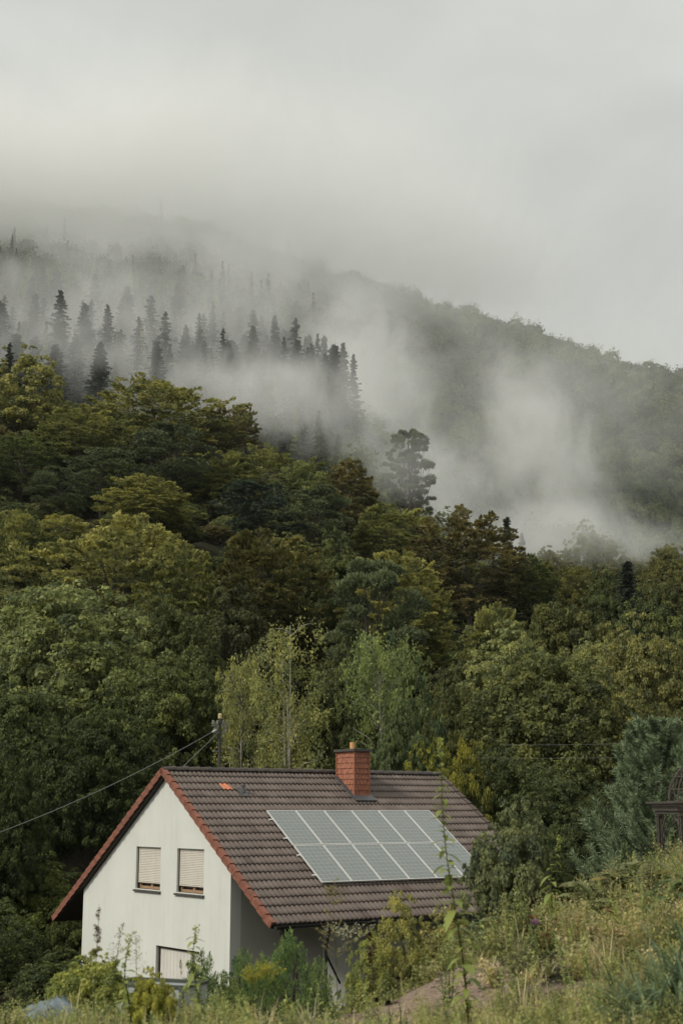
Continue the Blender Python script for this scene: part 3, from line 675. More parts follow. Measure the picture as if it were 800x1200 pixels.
# ------------------------------------------------------------------ the house (local axes: x along the ridge, y along the gable, z up)
HX, HY = -2.937, 39.0; HROT = radians(36.115)
AP = (3.52, 7.11); EV = (-2.28, 3.15); EL = (10.43, 2.57)      # apex, right eave, left eave as (y, z)
RV, RE = -.20, 10.25                                              # verge planes along the ridge
WL = 8.69                                                        # gable wall length
house = empty('house', (HX, HY, 0), HROT)
tag(house, 'white rendered house with a brown tiled gable roof, red verge tiles and half-closed shutters', 'house')
M_WALL = plain('render_wall', (.59, .60, .545), .9, noise=.05, nscale=.7, bump=.18, bscale=60, spec=.2)
def wear(m):
    """rain streaks under the sills and a green foot on the render"""
    t = m.node_tree; n, l = t.nodes, t.links; b = n['Principled BSDF']; src = b.inputs['Base Color'].links[0].from_socket
    tc = n.new('ShaderNodeTexCoord'); mp = n.new('ShaderNodeMapping'); mp.inputs['Scale'].default_value = (3.0, 3.0, .16); l.new(tc.outputs['Object'], mp.inputs[0])
    nz = n.new('ShaderNodeTexNoise'); nz.inputs['Scale'].default_value = 2.2; nz.inputs['Detail'].default_value = 7; nz.inputs['Roughness'].default_value = .7; l.new(mp.outputs[0], nz.inputs['Vector'])
    mr = n.new('ShaderNodeMapRange'); mr.inputs[1].default_value = .52; mr.inputs[2].default_value = .78; mr.inputs[3].default_value = 0; mr.inputs[4].default_value = .34; l.new(nz.outputs[0], mr.inputs[0])
    mx = n.new('ShaderNodeMix'); mx.data_type = 'RGBA'; mx.inputs[7].default_value = (.36, .36, .29, 1); l.new(mr.outputs[0], mx.inputs[0]); l.new(src, mx.inputs[6])
    sz = n.new('ShaderNodeSeparateXYZ'); l.new(tc.outputs['Object'], sz.inputs[0]); n2 = n.new('ShaderNodeTexNoise'); n2.inputs['Scale'].default_value = 1.6; n2.inputs['Detail'].default_value = 6; l.new(tc.outputs['Object'], n2.inputs['Vector'])
    ad = n.new('ShaderNodeMath'); ad.operation = 'MULTIPLY_ADD'; ad.inputs[1].default_value = 2.4; l.new(n2.outputs[0], ad.inputs[0]); l.new(sz.outputs['Z'], ad.inputs[2])
    m2 = n.new('ShaderNodeMapRange'); m2.inputs[1].default_value = 2.6; m2.inputs[2].default_value = 1.0; m2.inputs[3].default_value = 0; m2.inputs[4].default_value = .3; l.new(ad.outputs[0], m2.inputs[0])
    my = n.new('ShaderNodeMix'); my.data_type = 'RGBA'; my.inputs[7].default_value = (.30, .33, .22, 1); l.new(m2.outputs[0], my.inputs[0]); l.new(mx.outputs[2], my.inputs[6]); l.new(my.outputs[2], b.inputs['Base Color'])
wear(M_WALL)
M_SHADEDWALL = plain('shaded_wall', (.40, .40, .36), .9, noise=.1, nscale=1.2, bump=.2, bscale=50, spec=.2)  # darker copy of the white render: shade under the eave put into the colour
M_CLAY = plain('clay', (.20, .075, .045), .75, noise=.35, nscale=5, bump=.3, bscale=30)
M_DARKWOOD = plain('dark_wood', (.035, .024, .018), .75, noise=.3, nscale=8)
M_SHUT = plain('shutter_slats', (.56, .52, .45), .6, noise=.05, nscale=3)
M_FRAME = plain('window_wood', (.28, .175, .10), .55, noise=.2, nscale=12, streak=.2)
M_STONE = plain('sill_stone', (.055, .05, .045), .6, noise=.25, nscale=20)
M_ZINC = plain('dark_zinc', (.045, .045, .045), .45, metal=.6, noise=.2, nscale=10)
M_STEEL = plain('grey_steel', (.20, .20, .19), .45, metal=.8, noise=.25, nscale=14)
M_ALU = plain('aluminium', (.62, .62, .59), .42, metal=.3, noise=.05, nscale=8)
m_, t_, b_ = new_mat('glass_pane'); b_.inputs['Base Color'].default_value = (.02, .02, .02, 1); b_.inputs['Roughness'].default_value = .06; M_PANE = m_

def tile_mat():
    """brown concrete tiles: each tile its own tone, lichen and grime in patches"""
    m, t, b = new_mat('roof_tiles'); n, l = t.nodes, t.links
    at_ = n.new('ShaderNodeAttribute'); at_.attribute_name = 'tone'
    rp = n.new('ShaderNodeValToRGB'); e = rp.color_ramp.elements
    e[0].position = 0; e[0].color = (.082, .06, .05, 1); e[1].position = 1; e[1].color = (.18, .142, .12, 1)
    k = e.new(.12); k.color = (.112, .086, .072, 1); k = e.new(.9); k.color = (.14, .11, .093, 1)
    l.new(at_.outputs['Fac'], rp.inputs[0])
    tc = n.new('ShaderNodeTexCoord'); nz = n.new('ShaderNodeTexNoise'); nz.inputs['Scale'].default_value = 1.1; nz.inputs['Detail'].default_value = 8; nz.inputs['Roughness'].default_value = .7
    l.new(tc.outputs['Object'], nz.inputs['Vector'])
    mr = n.new('ShaderNodeMapRange'); mr.inputs[1].default_value = .3; mr.inputs[2].default_value = .7; mr.inputs[3].default_value = .72; mr.inputs[4].default_value = 1.22; l.new(nz.outputs[0], mr.inputs[0])
    sc = n.new('ShaderNodeVectorMath'); sc.operation = 'SCALE'; l.new(rp.outputs[0], sc.inputs[0]); l.new(mr.outputs[0], sc.inputs['Scale'])
    n2 = n.new('ShaderNodeTexNoise'); n2.inputs['Scale'].default_value = 26; n2.inputs['Detail'].default_value = 6; l.new(tc.outputs['Object'], n2.inputs['Vector'])
    m2 = n.new('ShaderNodeMapRange'); m2.inputs[1].default_value = .6; m2.inputs[2].default_value = .75; l.new(n2.outputs[0], m2.inputs[0])
    mx = n.new('ShaderNodeMix'); mx.data_type = 'RGBA'; mx.inputs[7].default_value = (.17, .165, .12, 1)
    mm = n.new('ShaderNodeMath'); mm.operation = 'MULTIPLY'; mm.inputs[1].default_value = .35; l.new(m2.outputs[0], mm.inputs[0]); l.new(mm.outputs[0], mx.inputs[0])
    l.new(sc.outputs[0], mx.inputs[6]); l.new(mx.outputs[2], b.inputs['Base Color'])
    b.inputs['Roughness'].default_value = .62; b.inputs['Specular IOR Level'].default_value = .4
    bp = n.new('ShaderNodeBump'); bp.inputs['Strength'].default_value = .25; bp.inputs['Distance'].default_value = .01; l.new(n2.outputs[0], bp.inputs['Height']); l.new(bp.outputs[0], b.inputs['Normal'])
    return m
M_TILE = tile_mat()
TW, TG = .30, .345                                               # tile width (two rolls), course height

def slope_mesh(name, eave, mat, nper=6):
    """courses of double-roll tiles from the ridge down to the eave, each course lapped over the one below"""
    r = np.random.default_rng(3)
    dy, dz = eave[0]-AP[0], eave[1]-AP[1]; S = sqrt(dy*dy+dz*dz); dy /= S; dz /= S
    ny, nz_ = -dz*np.sign(dy), abs(dy)
    ny = abs(dz)*np.sign(dy)
    nrow = int(round(S/TG)); g = S/nrow; xs = np.linspace(RV+.02, RE-.02, int((RE-RV)/(TW/2)*nper)+1)
    ph = (xs/(TW/2)) % 1.0
    wave = .030*np.where(ph < .62, np.sin(pi*ph/.62)**.8, -.12*np.sin(pi*(ph-.62)/.38))
    V = []; T = []; F = []; nx = len(xs); base = 0
    tid = np.floor(xs/TW).astype(int)
    for k in range(nrow):
        tt = r.beta(2.2, 2.2, tid.max()+3); lift = r.normal(0, .003, tid.max()+3)
        rows = [(k*g-.07, .0), (k*g+g*.5, .022), ((k+1)*g, .045), ((k+1)*g+.004, .028), ((k+1)*g+.002, -.01)]
        for (s, h) in rows:
            hh = h + (wave if h > -.005 else wave*1.0) + lift[tid]*(1 if h > .01 else 0)
            V.append(np.stack([xs, AP[0]+dy*s+ny*hh, AP[1]+dz*s+nz_*hh], -1)); T.append(tt[tid])
        for j in range(len(rows)-1):
            a = base+j*nx+np.arange(nx-1); q = np.stack([a, a+1, a+nx+1, a+nx], -1); F.append(q if dy > 0 else q[:, ::-1])
        base += len(rows)*nx
    return mesh_np(name, np.concatenate(V), np.concatenate(F), mat, np.concatenate(T), smooth=False)
roof = link('roof', slope_mesh('roof', EV, M_TILE), house)
link('roof', slope_mesh('roof_back', EL, M_TILE, 4), house)
def nrm_of(e):
    dy, dz = e[0]-AP[0], e[1]-AP[1]; S = sqrt(dy*dy+dz*dz); d = np.array([0, dy/S, dz/S]); n = np.array([0, -dz/S*np.sign(dy)*-1, abs(dy)/S]); n[1] = abs(dz)/S*np.sign(dy)
    return d, n, S
dR, nR, SR = nrm_of(EV); dL, nL, SL = nrm_of(EL); A3 = np.array([0, AP[0], AP[1]])
def on_roof(x, s, h=0.0): return np.array([x, 0, 0]) + A3 + dR*s + nR*h
# boarding under the tiles
mb = MB()
for d, n, S in ((dR, nR, SR), (dL, nL, SL)):
    p = [A3 - n*.025, A3 + d*(S-.03) - n*.025, A3 + d*(S-.03) - n*.14, A3 - n*.14 - d*0]
    mb.prism([q+np.array([RV+.05, 0, 0]) for q in p], (RE-RV-.1, 0, 0))
mb.build('soffit', M_DARKWOOD, house)
# ridge caps: overlapping half round tiles
mb = MB(); x = RV
while x < RE-.05:
    k = 7; prof = lambda rad, z: [np.array([0, AP[0]+rad*cos(pi*i/(k-1))*1.05, AP[1]+z+rad*sin(pi*i/(k-1))*.72]) for i in range(k)]
    a = prof(.125, -.005); b = prof(.145, .01); x2 = min(x+.40, RE)
    vs = [p+np.array([x, 0, 0]) for p in a] + [p+np.array([x2+.03, 0, 0]) for p in b] + [p+np.array([x2+.03, 0, -.03]) for p in b]
    mb.add(vs, [(i, i+1, k+i+1, k+i) for i in range(k-1)] + [(k+i, k+i+1, 2*k+i+1, 2*k+i) for i in range(k-1)] + [tuple(range(k))]); x += .40
rc = mb.mesh('ridge_cap', M_TILE, True); rt = rc.attributes.new('tone', 'FLOAT', 'POINT'); rt.data.foreach_set('value', np.full(len(rc.vertices), .35, dtype=np.float32)); link('ridge_cap', rc, house)
# red verge tiles on the gable end
def verge(e, S, d, n, xa, xb, name, mat):
    mb = MB(); nrow = int(round(S/TG)); g = S/nrow
    for k in range(nrow):
        s0, s1 = k*g-.03, (k+1)*g+.012; h0, h1 = .055, .092
        c0 = A3+d*s0; c1 = A3+d*s1
        for (ya, yb, lo0, lo1) in ((xa-.025, xa+.012, -.13, -.095),):      # the apron hanging down the side
            p = [c0+n*h0, c1+n*h1, c1+n*lo1, c0+n*lo0]; mb.prism([q+np.array([ya, 0, 0]) for q in p], (yb-ya, 0, 0))
        lo, hi = (xa+.0125, xb)
        p = [c0+n*h0, c1+n*h1, c1+n*(h1-.03), c0+n*(h0-.03)]; mb.prism([q+np.array([lo, 0, 0]) for q in p], (hi-lo, 0, 0))
    return mb.build(name, mat, house)
verge(EV, SR, dR, nR, RV, RV+.10, 'verge_tiles', M_CLAY); verge(EL, SL, dL, nL, RV, RV+.10, 'verge_tiles', M_CLAY)
verge(EV, SR, dR, nR, RE-.08, RE+.03, 'verge_tiles', M_TILE)
# walls
def under(y):
    return (AP[1] - (AP[0]-y)*(-dR[2]/dR[1])*-1 if False else (AP[1]+(y-AP[0])*(dR[2]/dR[1]) if y < AP[0] else AP[1]+(y-AP[0])*(dL[2]/dL[1]))) - .155/min(nR[2], nL[2])
def wall_with_openings(mb, rects, y0, y1, x=0.0, th=.34, z0=-.6):
    """gable wall as a grid of prisms round the openings"""
    ysp = sorted({y0, y1, AP[0], *[q for r in rects for q in (r[0], r[1])]})
    for a, b in zip(ysp[:-1], ysp[1:]):
        zs = sorted([(r[2], r[3]) for r in rects if r[0] <= a+1e-6 and r[1] >= b-1e-6]); z = z0
        for lo, hi in zs:
            if lo > z: mb.box((x, a, z), (x+th, b, lo))
            z = hi
        mb.prism([(x, a, z), (x, b, z), (x, b, under(b)), (x, a, under(a))], (th, 0, 0))
WINS = [(3.82, 5.30, 3.71, 4.915), (1.40, 2.88, 3.71, 4.915)]
DOOR = (1.55, 3.97, 0.0, 2.2)
mb = MB(); wall_with_openings(mb, WINS+[DOOR], 0.0, WL); gw = mb.build('gable_wall', M_WALL, house)
mb = MB()
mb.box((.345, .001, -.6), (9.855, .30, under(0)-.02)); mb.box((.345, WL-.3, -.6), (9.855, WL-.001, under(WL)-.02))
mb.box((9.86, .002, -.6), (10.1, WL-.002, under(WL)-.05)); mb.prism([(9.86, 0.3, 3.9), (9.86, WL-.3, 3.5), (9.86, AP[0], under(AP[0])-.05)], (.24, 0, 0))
mb.build('side_wall', M_SHADEDWALL, house)
# annex under the right eave with a dark window
mb = MB(); mb.box((3.0, -1.05, -.6), (8.6, -.005, 1.60)); mb.box((3.0, -1.05, 1.6), (3.75, -.005, 3.30)); mb.box((4.55, -1.05, 1.6), (8.6, -.005, 3.30)); mb.box((3.75, -1.05, 2.20), (4.55, -.005, 3.30)); an = mb.build('annex_wall', M_SHADEDWALL, house)
w = MB().box((3.75, -.93, 1.6), (4.55, -.9, 2.2)).build('window', M_PANE, house)
fr = MB(); fr.box((3.75, -.99, 1.6), (3.81, -.935, 2.2)); fr.box((4.49, -.99, 1.6), (4.55, -.935, 2.2)); fr.box((3.815, -.99, 2.14), (4.485, -.935, 2.2)); fr.box((3.815, -.99, 1.6), (4.485, -.935, 1.66)); fr.build('frame', M_DARKWOOD, w)
# roller-shuttered windows
for (y0, y1, z0, z1) in WINS:
    win = MB().box((.20, y0+.01, z0+.01), (.23, y1-.01, z1)).build('window', M_PANE, house)
    f = MB(); ym = (y0+y1)/2
    for a, b, c, d in ((y0+.005, y0+.085, z0+.01, z1), (y1-.085, y1-.005, z0+.01, z1), (ym-.06, ym+.06, z0+.01, z1)): f.box((.14, a, c), (.195, b, d))
    for a, b in ((y0+.087, ym-.062), (ym+.062, y1-.087)): f.box((.143, a, z0+.012), (.193, b, z0+.085)); f.box((.15, a, z0+.15), (.185, b, z0+.165))
    f.build('frame', M_FRAME, win)
    sh = MB(); z = z1-.005; zb = z0+.255
    while z > zb:
        h = .047; sh.prism([(.085, y0+.03, z), (.078, y0+.03, z-.012), (.078, y0+.03, z-h+.012), (.085, y0+.03, z-h+.004), (.10, y0+.03, z-h+.004), (.10, y0+.03, z)], (0, y1-y0-.06, 0)); z -= h
    sh.box((.072, y0+.03, z-.03), (.105, y1-.03, z-.002)); sh.build('shutter', M_SHUT, win)
    MB().box((.06, y0+.003, z0+.02), (.12, y0+.028, z1)).build('shutter_rail', M_DARKWOOD, win); MB().box((.06, y1-.028, z0+.02), (.12, y1-.003, z1)).build('shutter_rail', M_DARKWOOD, win)
    si = MB(); si.prism([(-.06, y0-.06, z0-.075), (-.06, y0-.06, z0-.03), (.14, y0-.06, z0+.008), (.14, y0-.06, z0-.075)], (0, y1-y0+.12, 0)); si.build('sill', M_STONE, win)
# garage door
y0, y1, z0, z1 = DOOR
M_DOOR = plain('door_panel', (.58, .56, .50), .6, noise=.08, nscale=2)
dr = MB()
for i in range(12):
    a = y0+.07+i*(y1-y0-.14)/12; dr.box((.12, a+.004, .02), (.15, a+(y1-y0-.14)/12-.004, z1-.07))
dr.box((.151, y0+.07, .02), (.17, y1-.07, z1-.07)); door = dr.build('garage_door', M_DOOR, house)
f = MB(); f.box((.08, y0+.002, 0), (.2, y0+.066, z1-.002)); f.box((.08, y1-.066, 0), (.2, y1-.002, z1-.002)); f.box((.08, y0+.068, z1-.066), (.2, y1-.068, z1-.002)); f.build('frame', M_DARKWOOD, door)
MB().tube([(.118, 2.68, 1.0), (.07, 2.68, 1.0), (.07, 2.84, 1.0), (.118, 2.84, 1.0)], .012, 6).build('handle', M_ZINC, door)
# gutters, post and down pipe at the right eave
def gutter(e, d, name):
    mb = MB(); k = 8; s = np.sign(d[1]); c = np.array([0, e[0]+s*.03, e[1]-.03])
    ring = lambda R_: [np.array([0, c[1]+R_*cos(pi+pi*i/(k-1)), c[2]+R_*sin(pi+pi*i/(k-1))]) for i in range(k)]
    o_, i_ = ring(.08), ring(.068); mb.prism(o_+i_[::-1], (RE-RV-.12, 0, 0)); mb.v = [(x+RV+.06, y, z) for x, y, z in mb.v]
    return mb.build(name, M_ZINC, house)
gutter((EV[0]-.06, EV[1]+.0), dR, 'gutter'); gutter((EL[0]+.06, EL[1]), dL, 'gutter')
MB().box((.35, -2.02, -.6), (.53, -1.84, 3.02)).build('porch_post', M_DARKWOOD, house)
pl = MB(); pl.box((.1, -2.03, 3.021), (9.85, -1.83, 3.19)); pl.build('eave_beam', M_DARKWOOD, house)
dp = MB(); dp.tube([(1.55, EV[0]-.09, EV[1]-.1), (1.55, EV[0]-.02, EV[1]-.35), (1.55, EV[0]+.1, EV[1]-.6), (1.55, EV[0]+.1, -.4)], .045, 8); dp.build('downpipe', M_ZINC, house)
MB().tube([(1.55, EV[0]+.1, 2.35), (2.25, EV[0]+.45, 1.55)], .03, 6).build('brace', M_ZINC, house)
# chimney clad in red tiles
CX0, CX1, CY0, CY1, CZ = 5.83, 6.40, 2.34, 3.26, 7.74
M_BRICK = plain('clay_shingle', (.29, .108, .06), .7, noise=.4, nscale=9, bump=.3, bscale=35)
core = MB(); core.box((CX0+.03, CY0+.03, 5.6), (CX1-.03, CY1-.03, CZ)); chim = core.build('chimney', M_CLAY, house)
sh = MB(); r_ = np.random.default_rng(8); zz = CZ-.002; row = 0
while zz > 6.0:
    h = .165
    for (ax, fix, o_, a, b) in ((1, CX0, -1, CY0, CY1), (1, CX1, 1, CY0, CY1), (0, CY0, -1, CX0, CX1), (0, CY1, 1, CX0, CX1)):
        n_ = max(2, int(round((b-a)/.155))); w_ = (b-a)/n_; off = (row % 2)*w_*.5
        k = -1 if off else 0
        for i in range(k, n_):
            p, q = max(a, a+i*w_+off+.004), min(b, a+(i+1)*w_+off-.004)
            if q-p < .02: continue
            t0, t1 = .006, .03+r_.uniform(-.004, .006); z0, z1 = zz-h-.012, zz
            c = r_.uniform(0, .004)
            if ax == 1: poly = [(fix+o_*(-.03), p, z0), (fix+o_*(t1-.03), p, z0+c), (fix+o_*(t0-.03), p, z1), (fix+o_*(-.03), p, z1)]; d = (0, q-p, 0)
            else: poly = [(p, fix+o_*(-.03), z0), (p, fix+o_*(t1-.03), z0+c), (p, fix+o_*(t0-.03), z1), (p, fix+o_*(-.03), z1)]; d = (q-p, 0, 0)
            sh.prism(poly, d)
    zz -= h; row += 1
for o_ in ((CX0, CY0), (CX1, CY0), (CX0, CY1), (CX1, CY1)): sh.box((o_[0]-.018, o_[1]-.018, 5.9), (o_[0]+.018, o_[1]+.018, CZ-.003))
sh.build('shingle_cladding', M_BRICK, chim)
MB().box((CX0-.07, CY0-.07, CZ), (CX1+.07, CY1+.07, CZ+.075)).build('cap', M_STONE, chim)
MB().lathe([(.085, 0), (.085, .22), (.075, .22), (.075, .05)], ((CX0+CX1)/2-.05, (CY0+CY1)/2-.05, CZ+.075), 14).build('flue', plain('flue_clay', (.50, .27, .11), .7, noise=.25, nscale=20), chim)
M_LEAD = plain('lead', (.09, .095, .10), .5, metal=.4, noise=.25, nscale=12)
fl = MB(); s0 = (AP[0]-CY0)/abs(dR[1]); c = on_roof((CX0+CX1)/2, s0+.10, .085); fl.obox(c, (.40, 0, 0), dR*.13, nR*.02)
for x_ in (CX0-.06, CX1+.06): fl.obox(on_roof(x_, s0-.52, .075), (.055, 0, 0), dR*.56, nR*.02)
fl.build('flashing', M_LEAD, chim)
# a replaced tile and a small vent on the roof
s_ = (AP[0]-2.71)/abs(dR[1]); k_ = int(s_/(SR/round(SR/TG))); g_ = SR/round(SR/TG)
tm = MB(); xs_ = np.linspace(1.35, 1.65, 13)
vs = []
for (s, h) in ((k_*g_, .012), ((k_+1)*g_+.004, .055)):
    for x_ in xs_: 
        q = (x_/(TW/2)) % 1; wv = .03*(sin(pi*q/.62)**.8 if q < .62 else -.12*sin(pi*(q-.62)/.38)); vs.append(on_roof(x_, s, h+wv))
vs += [v - nR*.03 for v in vs[13:]]
tm.add(vs, [(i, 13+i, 14+i, 1+i) for i in range(12)]+[(13+i, 26+i, 27+i, 14+i) for i in range(12)])
o = tm.build('replacement_tile', plain('new_clay', (.50, .17, .085), .7, noise=.2, nscale=10), house); o['label'] = 'single bright orange clay tile among the brown ones'
vt = MB(); b_ = on_roof(1.92, (AP[0]-2.50)/abs(dR[1]), .03); vt.obox(b_, (.13, 0, 0), dR*.17, nR*.035); vt.tube([b_+nR*.03, b_+np.array([0, 0, .22])], .04, 8); vt.tube([b_+np.array([0, 0, .2]), b_+np.array([0, 0, .25])], .065, 8)
vt.build('vent_pipe', M_LEAD, house)

# ------------------------------------------------------------------ solar panels on the roof
def cell_mat():
    m, t, b = new_mat('solar_cells'); n, l = t.nodes, t.links
    tc = n.new('ShaderNodeTexCoord'); sp_ = n.new('ShaderNodeSeparateXYZ'); l.new(tc.outputs['Object'], sp_.inputs[0])
    def line(sock, period, width):
        a = n.new('ShaderNodeMath'); a.operation = 'PINGPONG'; a.inputs[1].default_value = period/2; l.new(sock, a.inputs[0])
        c = n.new('ShaderNodeMath'); c.operation = 'LESS_THAN'; c.inputs[1].default_value = width; l.new(a.outputs[0], c.inputs[0]); return c.outputs[0]
    mxn = n.new('ShaderNodeMath'); mxn.operation = 'MAXIMUM'; l.new(line(sp_.outputs['X'], PW/6, .006), mxn.inputs[0]); l.new(line(sp_.outputs['Y'], PH/10, .006), mxn.inputs[1])
    bus = n.new('ShaderNodeMath'); bus.operation = 'MULTIPLY'; bus.inputs[1].default_value = .45; l.new(line(sp_.outputs['X'], PW/18, .003), bus.inputs[0])
    mx2 = n.new('ShaderNodeMath'); mx2.operation = 'MAXIMUM'; l.new(mxn.outputs[0], mx2.inputs[0]); l.new(bus.outputs[0], mx2.inputs[1])
    nz = n.new('ShaderNodeTexNoise'); nz.inputs['Scale'].default_value = 5; nz.inputs['Detail'].default_value = 5; l.new(tc.outputs['Object'], nz.inputs['Vector'])
    vc = n.new('ShaderNodeTexVoronoi'); vc.inputs['Scale'].default_value = 22; l.new(tc.outputs['Object'], vc.inputs['Vector'])
    rp = n.new('ShaderNodeMix'); rp.data_type = 'RGBA'; rp.inputs[6].default_value = (.15, .168, .16, 1); rp.inputs[7].default_value = (.205, .225, .212, 1); l.new(nz.outputs[0], rp.inputs[0])  # pale tone carries part of the sky reflection in the base colour
    cv = n.new('ShaderNodeMix'); cv.data_type = 'RGBA'; cv.blend_type = 'MULTIPLY'; cv.inputs[0].default_value = .12; l.new(rp.outputs[2], cv.inputs[6]); l.new(vc.outputs['Color'], cv.inputs[7])
    mx = n.new('ShaderNodeMix'); mx.data_type = 'RGBA'; mx.inputs[7].default_value = (.30, .325, .31, 1); l.new(mx2.outputs[0], mx.inputs[0]); l.new(cv.outputs[2], mx.inputs[6])
    l.new(mx.outputs[2], b.inputs['Base Color']); b.inputs['Roughness'].default_value = .16; b.inputs['IOR'].default_value = 1.5
    return m
PW, PH = .985, 1.655                                              # one panel
sa0 = (AP[0]-1.68)/abs(dR[1])
SX0 = 2.16
M_CELL = cell_mat()
arr = empty('solar_array', (0, 0, 0)); arr.parent = None
Mh = Matrix.Translation((HX, HY, 0)) @ Matrix.Rotation(HROT, 4, 'Z')
o_l = on_roof(SX0, sa0, .13); mrot = Matrix(((1, 0, 0, 0), (0, -dR[1], nR[1], 0), (0, -dR[2], nR[2], 0), (0, 0, 0, 1)))
arr.matrix_world = Mh @ Matrix.Translation(Vector(o_l)) @ mrot     # local: x along ridge, y up the slope, z off the roof
tag(arr, 'array of twelve grey-green solar panels in two rows on the brown roof', 'solar panels')
fm = MB(); cmesh = MB(); fw = .023
fm.box((0, -PH, -.035), (PW, -PH+fw, .006)); fm.box((0, -fw, -.035), (PW, 0, .006)); fm.box((0, -PH+fw, -.035), (fw, -fw, .006)); fm.box((PW-fw, -PH+fw, -.035), (PW, -fw, .006))
cmesh.box((fw, -PH+fw, -.02), (PW-fw, -fw, 0.0))
fme = fm.mesh('frame', M_ALU); cme = cmesh.mesh('solar_panel', M_CELL)
for rr_ in range(2):
    for c_ in range(6):
        s = link('solar_panel', cme, arr); s.location = (c_*(PW+.02)-rr_*.06*0, -rr_*(PH+.03), 0)
        link('frame', fme, s)
rl = MB()
for yy in (-.38, -1.28, -PH-.03-.38, -PH-.03-1.28): rl.box((-.09, yy-.02, -.075), (6*(PW+.02)+.05, yy+.02, -.037))
rl.build('mounting_rail', M_ALU, arr)

# ------------------------------------------------------------------ electricity mast on the ridge, its cable and the wires behind
def hl(x, y, z): return np.array(Mh @ Vector((x, y, z)))
mast = empty('roof_mast', tuple(hl(1.78, 3.62, 7.05)), HROT); tag(mast, 'dark electricity mast with insulators standing behind the roof ridge', 'mast')
MB().tube([(0, 0, -.1), (0, 0, 1.62)], [.05, .04], 10).build('pole', plain('mast_paint', (.05, .045, .035), .6, metal=.3, noise=.4, nscale=12), mast)
MB().lathe([(.0, 0), (.06, 0), (.06, .12), (.03, .16), (0, .16)], (0, 0, 1.60), 12).build('cap', plain('ochre_cap', (.42, .33, .16), .6, noise=.2, nscale=20), mast)
cr = MB(); cr.box((-.28, -.025, 1.36), (.28, .025, 1.40)); cr.box((-.22, -.025, 1.16), (.22, .025, 1.20)); cr.box((-.2, -.02, .62), (.12, .02, .655)); cr.build('crossarm', M_STEEL, mast)
M_PORC = plain('porcelain', (.20, .20, .18), .25, noise=.2, nscale=20)
for x_, z_ in ((-.24, 1.40), (-.09, 1.40), (.09, 1.40), (.24, 1.40), (-.18, 1.20), (.18, 1.20)):
    MB().lathe([(.012, 0), (.012, .03), (.045, .04), (.03, .065), (.045, .08), (.03, .10), (.04, .115), (.015, .14)], (x_, 0, z_), 10).build('insulator', M_PORC, mast)
MB().tube([(-.03, 0, 1.2), (-1.25, .05, .12)], .011, 5).build('stay', M_STEEL, mast); MB().tube([(.03, 0, 1.2), (.62, -.02, .1)], .011, 5).build('stay', M_STEEL, mast)
# thick cable to the left
p0 = hl(1.66, 3.62, 8.32); p1 = at(-60, 997, 36)
def sag(p0, p1, s, n=16): return [p0*(1-t)+p1*t-np.array([0, 0, 4*s*t*(1-t)]) for t in np.linspace(0, 1, n)]
pts = sag(p0, p1, .22)
pc = empty('power_cable', tuple(p0)); tag(pc, 'grey power cable running from the roof mast out to the left border', 'cable')
rel = lambda L_: [q-p0 for q in L_]
MB().tube(rel(pts), .009, 6).build('cable', plain('cable_grey', (.16, .16, .15), .6), pc)
MB().tube(rel([pts[0], pts[0]*.96+pts[1]*.04, pts[0]*.72+pts[1]*.28]), [.02, .035, .022], 8).build('clamp', M_ALU, pc)
for (va, vb, ua, ub, lab) in ((873, 868, 585, 830, 'upper thin overhead wire in front of the big dark oak'), (888, 886, 545, 800, 'lower thin overhead wire in front of the big dark oak')):
    a, b = at(ua, va, 55), at(ub, vb, 57); o = MB().tube(sag(a, b, .05, 10), .006, 4).build('overhead_wire', plain('wire', (.20, .20, .18), .5, metal=.4)); tag(o, lab, 'wire', 'overhead wires')
# ------------------------------------------------------------------ garden plants: bent blades with a midrib fold, many per plant
class Blades:
    def __init__(s): s.V = []; s.F = []; s.T = []; s.n = 0
    def add(s, p, d, ln, wd, droop, tone, prof=(.35, 1.0, .85, .05), fold=.25, up=(0, 0, 1.)):
        """blades from p along d; each a strip of len(prof)-1 quads pairs bending towards the ground"""
        p = np.atleast_2d(p); m = len(p); d = unit(np.atleast_2d(d)*np.ones((m, 1))); ln = np.ones(m)*ln; wd = np.ones(m)*wd; droop = np.ones(m)*droop
        side = unit(np.cross(d, np.array(up)+1e-4)); k = len(prof); ts = np.linspace(0, 1, k); V = []
        nrm = np.cross(side, d)
        for t, w in zip(ts, prof):
            c = p + d*(ln*t)[:, None]; c[:, 2] -= droop*ln*t*t
            V += [c-side*(wd*w)[:, None]+nrm*(wd*w*fold)[:, None], c, c+side*(wd*w)[:, None]+nrm*(wd*w*fold)[:, None]]
        V = np.stack(V, 1)                       # m, 3k, 3
        f = []
        for j in range(k-1):
            a = 3*j; f += [(a, a+1, a+4, a+3), (a+1, a+2, a+5, a+4)]
        F = (np.array(f)[None]+(np.arange(m)*3*k)[:, None, None]).reshape(-1, 4)+s.n
        s.V.append(V.reshape(-1, 3)); s.F.append(F); s.T.append(np.repeat(np.clip(np.ones(m)*tone, 0, 1), 3*k)); s.n += m*3*k
    def stem(s, pts, r0, r1, tone=.2):
        mb = MB(); n = len(pts); mb.tube(pts, [r0+(r1-r0)*i/(n-1) for i in range(n)], 4); V = np.array(mb.v); F = np.array([f for f in mb.f if len(f) == 4])
        s.V.append(V); s.F.append(F+s.n); s.T.append(np.full(len(V), tone)); s.n += len(V)
    def arrays(s): return np.concatenate(s.V), np.concatenate(s.F), np.concatenate(s.T)
    def mesh(s, name, mat): V, F, T = s.arrays(); return mesh_np(name, V, F, mat, T)
M_WEED = foliage('weeds', trans=.42, tip=(1.9, 1.7, 1.35), dark=(.66, .8, .78), rough=.55, spec=.3)
LANCE = (.25, 1.0, .95, .6, .04); OVAL = (.3, .95, 1.1, .8, .05)

